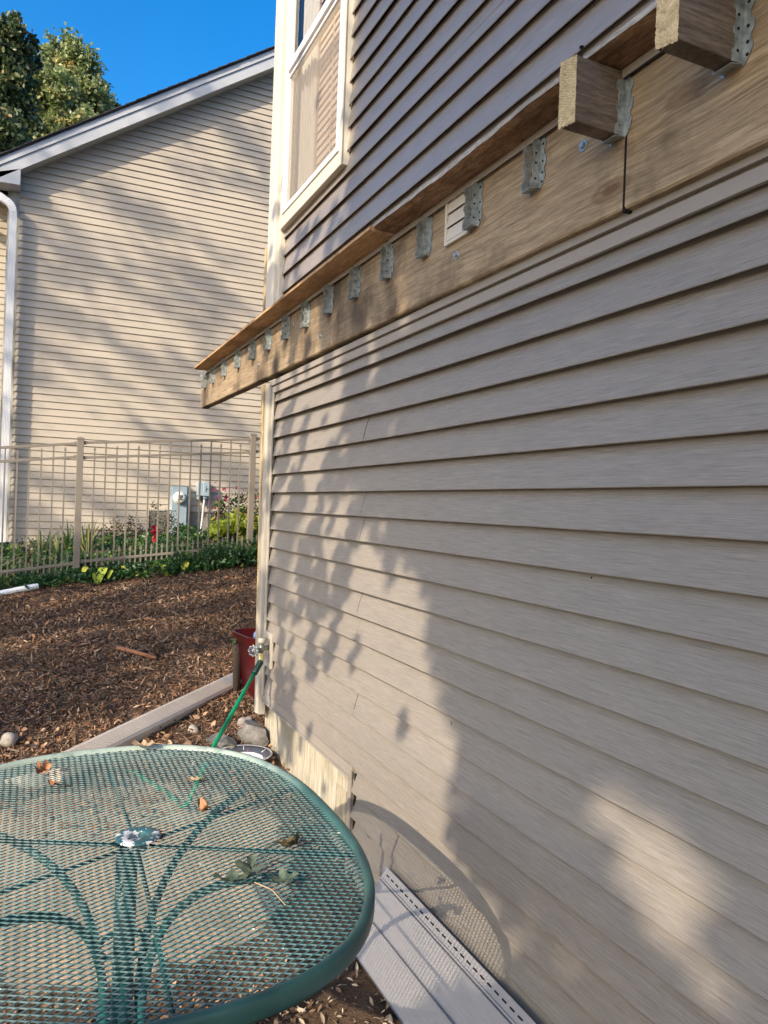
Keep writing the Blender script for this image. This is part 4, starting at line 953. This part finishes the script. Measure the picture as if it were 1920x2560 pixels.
# ------------------------------------------------------------------ stones
mst = mat('stone', (.33, .29, .24), .85, .2)
n_ = noise(mst, wcoords(mst), 14, 5, .6); fin(mst, ramp(mst, n_, [(.3, (.17, .145, .12)), (.55, (.33, .29, .24)), (.75, (.46, .42, .36))]), bump(mst, n_, .5, .01))
mrk = mat('grey_rock', (.16, .155, .145), .9, .2); n_ = noise(mrk, wcoords(mrk), 18, 5, .6); fin(mrk, ramp(mrk, n_, [(.3, (.06, .058, .055)), (.7, (.26, .245, .225))]), bump(mrk, n_, .7, .01))
import bmesh
def stone(c, r, sq, mt, label, seed, rough=.12, name='stone', cat='stone'):
    bm = bmesh.new(); bmesh.ops.create_icosphere(bm, subdivisions=4 if rough < .3 else 3, radius=1); rr = random.Random(seed); ph = [rr.uniform(0, 6) for _ in range(6)]
    planes = [(Vector((rr.uniform(-1, 1), rr.uniform(-1, 1), rr.uniform(-1, 1))).normalized(), rr.uniform(.62, .85)) for _ in range(9)] if rough > .2 else []
    for v_ in bm.verts:
        p = v_.co.copy(); k = 1 + rough * (math.sin(p.x * 2.3 + ph[0]) * math.cos(p.y * 2.1 + ph[1]) + .5 * math.sin(p.z * 4 + p.x * 3 + ph[2]))
        p *= k
        for nn, dd in planes:
            e = p.dot(nn) - dd
            if e > 0: p -= nn * e * .92
        v_.co = Vector((p.x * sq[0], p.y * sq[1], p.z * sq[2])) * r
    me = bpy.data.meshes.new(name); bm.to_mesh(me); bm.free()
    if rough < .2: me.shade_smooth()
    o = link(name, me, mt); z = float(gz0(c[0], c[1])); o.location = (c[0], c[1], z + r * sq[2] * .55); o.rotation_euler = (0, 0, seed)
    return tag(o, label, cat, 'stones along the bed')
stone((-.075, 4.42), .050, (1, .9, .75), mst, 'pale round stone furthest left in the mulch', 1)
stone((.03, 3.92), .085, (1.2, .9, .6), mst, 'large flat stone just above the far table rim at left', 2)
stone((.155, 4.07), .058, (1, 1, .8), mst, 'upright tan stone between dry leaves left of the pipe', 3, .22)
stone((-.13, 4.05), .07, (1.1, .8, .5), mst, 'half hidden stone at the left edge of the picture', 4)
stone((.86, 4.33), .036, (1.2, .8, .8), mst, 'small egg shaped stone under the fluted pipe', 5)
stone((.80, 4.52), .022, (1, 1, .8), mst, 'tiny tan pebble beside the fluted pipe', 6)
stone((1.15, 4.13), .10, (.85, 1.0, .85), mrk, 'dark angular rock at the foot of the corner post', 7, .25, 'rock', 'rock')
stone((.98, 4.12), .11, (1.2, .7, .35), mrk, 'flat grey rock behind the shallow dish', 8, .25, 'rock', 'rock')
stone((1.17, 4.36), .045, (1, 1, .7), mst, 'brown stone wedged beside the corner post', 9, .2)

# ------------------------------------------------------------------ things on the ground
def fluted(name, p, q, wdt, hgt, roll, mt, label, cat, nfl=9):
    p, q = Vector(p), Vector(q); d_ = (q - p).normalized(); s_ = d_.cross(Vector((0, 0, 1))).normalized(); u_2 = s_.cross(d_)
    cr, sr = math.cos(roll), math.sin(roll); A_, B_ = s_ * cr + u_2 * sr, u_2 * cr - s_ * sr
    pr = []
    def side(a0, b0, a1, b1, fl):
        nn = nfl * 2 if fl else 1
        for i in range(nn):
            t_ = i / nn; a, c = a0 + (a1 - a0) * t_, b0 + (b1 - b0) * t_; nx, ny = (b1 - b0), -(a1 - a0); l = math.hypot(nx, ny)
            k = (.0028 if i % 2 else 0) if fl and 1 < i < nn - 1 else 0
            pr.append((a - nx / l * k, c - ny / l * k))
    W, G = wdt / 2, hgt / 2; ch = .012
    side(-W, -G + ch, -W, G - ch, False); side(-W + ch, G, W - ch, G, True); side(W, G - ch, W, -G + ch, True); side(W - ch, -G, -W + ch, -G, True)
    m = MB(); m.prism(pr, lambda a, c, t: p + (q - p) * t + A_ * a + B_ * c, 0, 1); o = m.build(name, mt); recenter(o); return tag(o, label, cat)
mpp = vinyl('weathered_pipe', (.60, .52, .43), grain=(3, 3, 3), amt=.08, rough=.5, bstr=.1)
fluted('downspout_extension', (.12, 3.86, -1.285), (1.66, 5.43, -1.165), .112, .088, rad(-28), mpp, 'long beige fluted downspout pipe lying across the mulch beyond the table', 'pipe')
fluted('gutter_offcut', (-.36, 8.02, -.955), (.065, 8.12, -.875), .07, .05, 0, M['white'], 'short white ridged downspout piece lying left of the flower bed', 'pipe')
mdish = mat('glazed_dish', (.40, .40, .42), .25, .6); n_ = noise(mdish, wcoords(mdish), 40, 3)
D = thing('dish', (1.045, 3.90, -1.37), 'shallow glazed dish with a dark patterned rim beside the plywood skirt', 'dish')
b = MB(); b.lathe([(.0001, 0), (.09, .0), (.098, .010), (.098, .013)], (1.045, 3.90, -1.345), 48); b.build('bowl', mat('dish_white', (.50, .51, .53), .3), D, smooth=True)
b = MB(); b.lathe([(.098, .0125), (.105, .022), (.138, .036), (.139, .034), (.10, .008), (.09, -.004)], (1.045, 3.90, -1.345), 48); b.build('rim', fin(mat('dish_dark', (.06, .065, .08), .3), None), D, smooth=True)
b = MB(); b.lathe([(.138, .036), (.146, .038), (.147, .035), (.139, .033)], (1.045, 3.90, -1.345), 48)
for k in range(6):
    a = k * math.pi / 3 + .3; b.tube([(1.045 + .106 * math.cos(a), 3.9 + .106 * math.sin(a), -1.345 + .0235), (1.045 + .138 * math.cos(a), 3.9 + .138 * math.sin(a), -1.345 + .037)], .0018, 5)
b.build('edge', mat('dish_edge', (.62, .62, .63), .3), D, smooth=True)
# planter, bag, pot
def taper(c, w0, w1, h, th, roll, lip):
    m = MB(); Mx = Matrix.Translation(c) @ Matrix.Rotation(roll, 4, 'Z'); rings = [(w0, 0), (w1 * .97, h * .86), (w1 * 1.03, h * .86), (w1 * 1.07, h), (w1 * 1.07 - th, h), (w1 * .97 - th, h * .86), (w0 - th, .012)]; n = 32
    vs = []
    for (w_, z_) in rings:
        for k in range(n):
            a = 2 * math.pi * k / n; c_, s_ = math.cos(a), math.sin(a); r = (abs(c_) ** 6 + abs(s_) ** 6) ** (-1 / 6); vs.append(Mx @ Vector((w_ * c_ * r, w_ * s_ * r, z_)))
    fs = [(i * n + k, i * n + (k + 1) % n, (i + 1) * n + (k + 1) % n, (i + 1) * n + k) for i in range(len(rings) - 1) for k in range(n)] + [tuple(range(n - 1, -1, -1)), tuple((len(rings) - 1) * n + k for k in range(n))]
    return m.add(vs, fs)
pc = (1.43, 4.82, -1.235)
o = taper(pc, .135, .195, .40, .012, .12, 1).build('planter', mat('red_plastic', (.055, .005, .006), .3, .5), smooth=False); m_ = o.modifiers.new('bevel', 'BEVEL'); m_.width = .003; m_.limit_method = 'ANGLE'; recenter(o); tag(o, 'dark red square plastic planter behind the corner post', 'planter')
bm = bmesh.new(); bmesh.ops.create_icosphere(bm, subdivisions=4, radius=.10)
for v_ in bm.verts:
    p = v_.co; v_.co = p * (1 + .10 * math.sin(p.x * 60) * math.cos(p.y * 47) + .08 * math.sin(p.z * 55 + p.x * 30)); v_.co.z *= 1.1
me = bpy.data.meshes.new('bag'); bm.to_mesh(me); bm.free(); me.shade_smooth()
mb_ = mat('plastic_bag', (.42, .58, .85), .25, .6); n_ = noise(mb_, wcoords(mb_), 14, 3); fin(mb_, ramp(mb_, n_, [(.42, (.06, .18, .50)), (.52, (.42, .50, .62))]))
o = link('plastic_bag', me, mb_); o.location = (1.42, 4.83, -.92); tag(o, 'crumpled blue and white plastic bag inside the red planter', 'bag')
FP = thing('flower_pot', (1.225, 4.88, -1.225), 'small tan flower pot with a sprig, left of the red planter', 'flower pot')
b = MB(); b.lathe([(.0001, 0), (.024, 0), (.034, .30), (.038, .305), (.038, .33), (.034, .33), (.031, .305), (.0001, .29)], (1.245, 4.90, -1.235), 28); b.build('pot', mat('tan_clay', (.085, .062, .045), .85), FP, smooth=True)
q = g_.normal(size=(70, 3)) * [.022, .02, .025] + [1.22, 4.88, -.90]; leafmesh('plant', q[:30], g_.uniform(.015, .03, 30), M['cover'], FP)
def stick(name, pts_, r, mt, label):
    b = MB(); b.tube(pts_, r, 7); o = b.build(name, mt, smooth=True); recenter(o); return tag(o, label, 'stick')
zq = lambda x, y: float(gz(x, y))
stick('stick', [(.60, 5.93, zq(.60, 5.93) + .02), (.72, 5.72, zq(.72, 5.72) + .025), (.83, 5.58, zq(.83, 5.58) + .02)], [.018, .016, .012], mat('orange_bark', (.30, .13, .06), .8), 'orange brown stick lying in the middle of the mulch')
stick('stick', [(1.50, 6.15, zq(1.5, 6.15) + .02), (1.66, 6.3, zq(1.66, 6.3) + .015)], [.008, .005], M['bark'], 'thin dark twig right of the orange stick')

# ------------------------------------------------------------------ garden plants
def cover(name, n, xr, yr, hz, size, mt, label, seed, clump=40, mat_tint=None):
    g2 = np.random.default_rng(seed); nc = max(4, n // clump); cx2 = g2.uniform(*xr, nc); cy2 = g2.uniform(*yr, nc); ch = g2.uniform(.35, 1, nc) * hz; i = g2.integers(0, nc, n)
    x = cx2[i] + g2.normal(size=n) * .055; y = cy2[i] + g2.normal(size=n) * .05; z = gz0(x, y) + .012 + ch[i] * np.sqrt(g2.random(n))
    tint = np.clip(g2.random(nc)[i] * .6 + g2.random(n) * .45, 0, 1)
    o = leafmesh(name, np.stack([x, y, z], 1), g2.uniform(.6, 1.3, n) * size, mt, None, tint, flat=.35, aspect=.6); return tag(o, label, 'ground cover', kind='stuff')
cover('ground_cover', 9000, (-.9, 2.7), (8.12, 8.60), .13, .042, M['cover'], 'low green ground cover along the foot of the fence', 31)
cover('ground_cover', 7000, (-1.0, 3.6), (8.7, 10.2), .16, .05, M['cover'], 'green plants filling the bed behind the fence', 32)
cover('ground_cover', 7000, (-.5, 4.2), (10.2, 11.75), .22, .05, M['cover'], 'green plants along the foundation of the cream house', 33)
def bush(name, c, r, h, n, size, mt, label, seed, stems=8, cat='plant', group=None, flower=None):
    base = (c[0], c[1], float(gz0(*c))); T_ = thing(name, base, label, cat, group); g2 = np.random.default_rng(seed); rr = random.Random(seed)
    nc = max(5, n // 30); d_ = g2.normal(size=(nc, 3)); d_ /= np.linalg.norm(d_, axis=1)[:, None]; cc = d_ * (g2.random(nc) ** .4)[:, None] * [r, r * .8, h / 2] + [base[0], base[1], base[2] + h * .52]
    i = g2.integers(0, nc, n); p = cc[i] + g2.normal(size=(n, 3)) * r * .13; p[:, 2] = np.maximum(p[:, 2], base[2] + .01)
    leafmesh('foliage', p, g2.uniform(.6, 1.3, n) * size, mt, T_, np.clip(g2.random(nc)[i] * .6 + g2.random(n) * .4, 0, 1))
    b = MB()
    for k in range(stems):
        q = cc[rr.randrange(nc)]; b.tube([(base[0] + rr.uniform(-.03, .03), base[1], base[2]), (base[0] * .5 + q[0] * .5, q[1], base[2] * .5 + q[2] * .5), tuple(q)], [.006, .005, .003], 5)
    b.build('stem', M['bark'], T_)
    if flower:
        fc_, nf, fs_ = flower; j = g2.integers(0, nc, nf); p = cc[j] + g2.normal(size=(nf, 3)) * r * .2 + [0, -.05, h * .22]; leafmesh('flower', p, g2.uniform(.7, 1.3, nf) * fs_, fc_, T_)['kind'] = 'stuff'
    return T_
M['red'] = foliage('red_petals', [(0, (.25, .01, .03)), (1, (.55, .03, .06))], .5, .3)
M['crim'] = foliage('crimson_petals', [(0, (.16, .005, .04)), (1, (.36, .02, .10))], .5, .3)
M['twig'] = foliage('seed_heads', [(0, (.05, .04, .03)), (.7, (.12, .11, .06)), (1, (.35, .30, .22))], .8, .1)
bush('boxwood', (1.50, 8.32), .20, .20, 900, .035, M['cover'], 'low dark bush in front of the fence middle', 41, group='bushes along the fence')
bush('boxwood', (1.90, 8.30), .26, .26, 1500, .034, M['cover'], 'rounded green bush in front of the fence left of the right post', 42, group='bushes along the fence')
bush('boxwood', (2.24, 8.28), .20, .24, 1000, .034, M['cover'], 'green bush at the foot of the right fence post', 43, group='bushes along the fence')
bush('flower_bush', (2.72, 11.2), .34, .62, 900, .05, M['cover'], 'bush with crimson flowers against the foundation right of the meters', 44, 12, flower=(M['crim'], 150, .05))
bush('shrub', (3.25, 11.1), .36, .75, 1300, .05, M['cover'], 'tall dark shrub behind the right fence post', 45, 12, flower=(M['red'], 30, .05))
bush('lime_shrub', (2.55, 10.4), .40, .42, 420, .11, M['lime'], 'lime leaved plant behind the fence right of the meters', 46)
bush('lime_shrub', (3.05, 10.6), .30, .40, 260, .10, M['lime'], 'lime leaved plant partly hidden by the right fence post', 47)
bush('twiggy_plant', (1.62, 11.4), .30, .55, 500, .035, M['twig'], 'dry twiggy plant before the basement window', 48, 16)
bush('twiggy_plant', (1.15, 11.3), .28, .42, 500, .035, M['twig'], 'dry twiggy plant left of the basement window', 49, 16)
bush('twiggy_plant', (.15, 10.4), .30, .34, 600, .035, M['twig'], 'pale seedy weeds behind the left fence panel', 50, 16)
bush('climber', (2.12, 11.55), .25, .30, 260, .05, M['cover'], 'green plant at the foot of the grey electric meter', 51)
# iris clumps
def iris(c, n, h, label, seed, group='iris clumps'):
    base = (c[0], c[1], float(gz0(*c))); T_ = thing('iris', base, label, 'plant', group); rr = random.Random(seed); b = MB()
    V_ = []; F_ = []; tints = []
    for k in range(n):
        a = rr.uniform(0, 6.28); ln = h * rr.uniform(.6, 1.1); bend = rr.uniform(.1, .75); w_ = rr.uniform(.010, .018); dx, dy = math.cos(a), math.sin(a) * .5; i0 = len(V_); tv = rr.random()
        for s_ in range(6):
            t_ = s_ / 5; q = Vector((base[0] + dx * (.03 + ln * bend * t_ * t_ * .8), base[1] + dy * (.03 + ln * bend * t_ * t_ * .8), base[2] + ln * (t_ - bend * .35 * t_ * t_))); ww = w_ * (1 - t_ ** 2.2) + .0008
            V_ += [tuple(q + Vector((-ww, 0, 0))), tuple(q + Vector((0, .002, 0))), tuple(q + Vector((ww, 0, 0)))]; tints += [tv] * 3
        for s_ in range(5):
            for e in (0, 1): F_.append((i0 + s_ * 3 + e, i0 + s_ * 3 + e + 1, i0 + (s_ + 1) * 3 + e + 1, i0 + (s_ + 1) * 3 + e))
    me = bpy.data.meshes.new('blades'); me.from_pydata(V_, [], F_); me.update(); at = me.attributes.new('tint', 'FLOAT', 'POINT'); at.data.foreach_set('value', tints); link('blades', me, M['blade'], T_)
    return T_
iris((.12, 10.2), 16, .50, 'tall green iris blades behind the left fence panel', 1)
iris((.62, 10.1), 26, .52, 'iris clump with blades leaning right, just right of the left post', 2)
iris((.43, 10.4), 14, .55, 'iris clump hidden partly by the left fence post', 3)
iris((.30, 9.8), 10, .45, 'small iris clump just left of the left post', 4)
iris((2.45, 11.2), 9, .5, 'dry pale blades beside the grey conduit', 5)
# yellow hosta leaves and the single red bloom
def bigleaf(name, c, size, yaw, tilt, mt, label, group='yellowing leaves by the fence'):
    n = 24; Mx = Matrix.Translation(c) @ Matrix.Rotation(yaw, 4, 'Z') @ Matrix.Rotation(tilt, 4, 'X'); vs = [Mx @ Vector((0, -.1 * size, 0))]
    for i in range(n):
        a = 2 * math.pi * i / n; r = size * .5 * (1 - .18 * math.sin(a) + .22 * max(0, math.sin(-a)) ** 6 - .30 * max(0, math.sin(a)) ** 14); vs.append(Mx @ Vector((r * math.cos(a) * .85, r * math.sin(a), .12 * size * math.cos(a * 2))))
    m = MB(); m.add(vs, [(0, 1 + i, 1 + (i + 1) % n) for i in range(n)]); m.tube([Mx @ Vector((0, size * .35, 0)), Mx @ Vector((0, -.25 * size, -.03))], .0025, 5)
    o = m.build(name, mt); recenter(o); return tag(o, label, 'leaf', group)
my = leafmat('yellow_leaf', (.42, .42, .04), (.58, .52, .07)); ylw = leafmat('lime_leaf', (.22, .30, .03), (.36, .40, .05))
bigleaf('yellow_leaf', (.603, 8.10, -.775), .12, .2, .95, ylw, 'lime yellow round leaf lowest right of the left post')
bigleaf('yellow_leaf', (.66, 8.14, -.72), .11, -.5, .8, ylw, 'lime leaf above and right of the lowest round leaf')
bigleaf('yellow_leaf', (.735, 8.12, -.745), .095, -1.1, .9, ylw, 'pointed lime leaf third to the right of the left post')
bigleaf('yellow_leaf', (1.25, 8.12, -.70), .13, .7, .85, my, 'bright yellow leaf in the middle of the fence foot')
bigleaf('yellow_leaf', (1.48, 8.16, -.66), .10, -.6, .8, my, 'yellow green leaf left of the green bush')
bigleaf('yellow_leaf', (.856, 8.20, -.70), .07, .9, .7, my, 'small yellow leaf behind the low pickets')
bigleaf('yellow_leaf', (.50, 8.20, -.71), .08, -.8, .7, my, 'yellow leaf tucked right behind the left post')
RFp = thing('red_flower', (1.40, 10.0, float(gz0(1.4, 10.))), 'single bright red bloom behind the middle of the fence', 'flower')
b = MB(); b.tube([(1.40, 10.0, float(gz0(1.4, 10.)) - .01), (1.41, 9.99, -.47)], .004, 6); b.build('stem', M['bark'], RFp)
q = g_.normal(size=(26, 3)) * [.018, .018, .045] + [1.41, 9.98, -.42]; leafmesh('bloom', q, g_.uniform(.05, .09, 26), M['red'], RFp)

print('objects', len(bpy.data.objects))
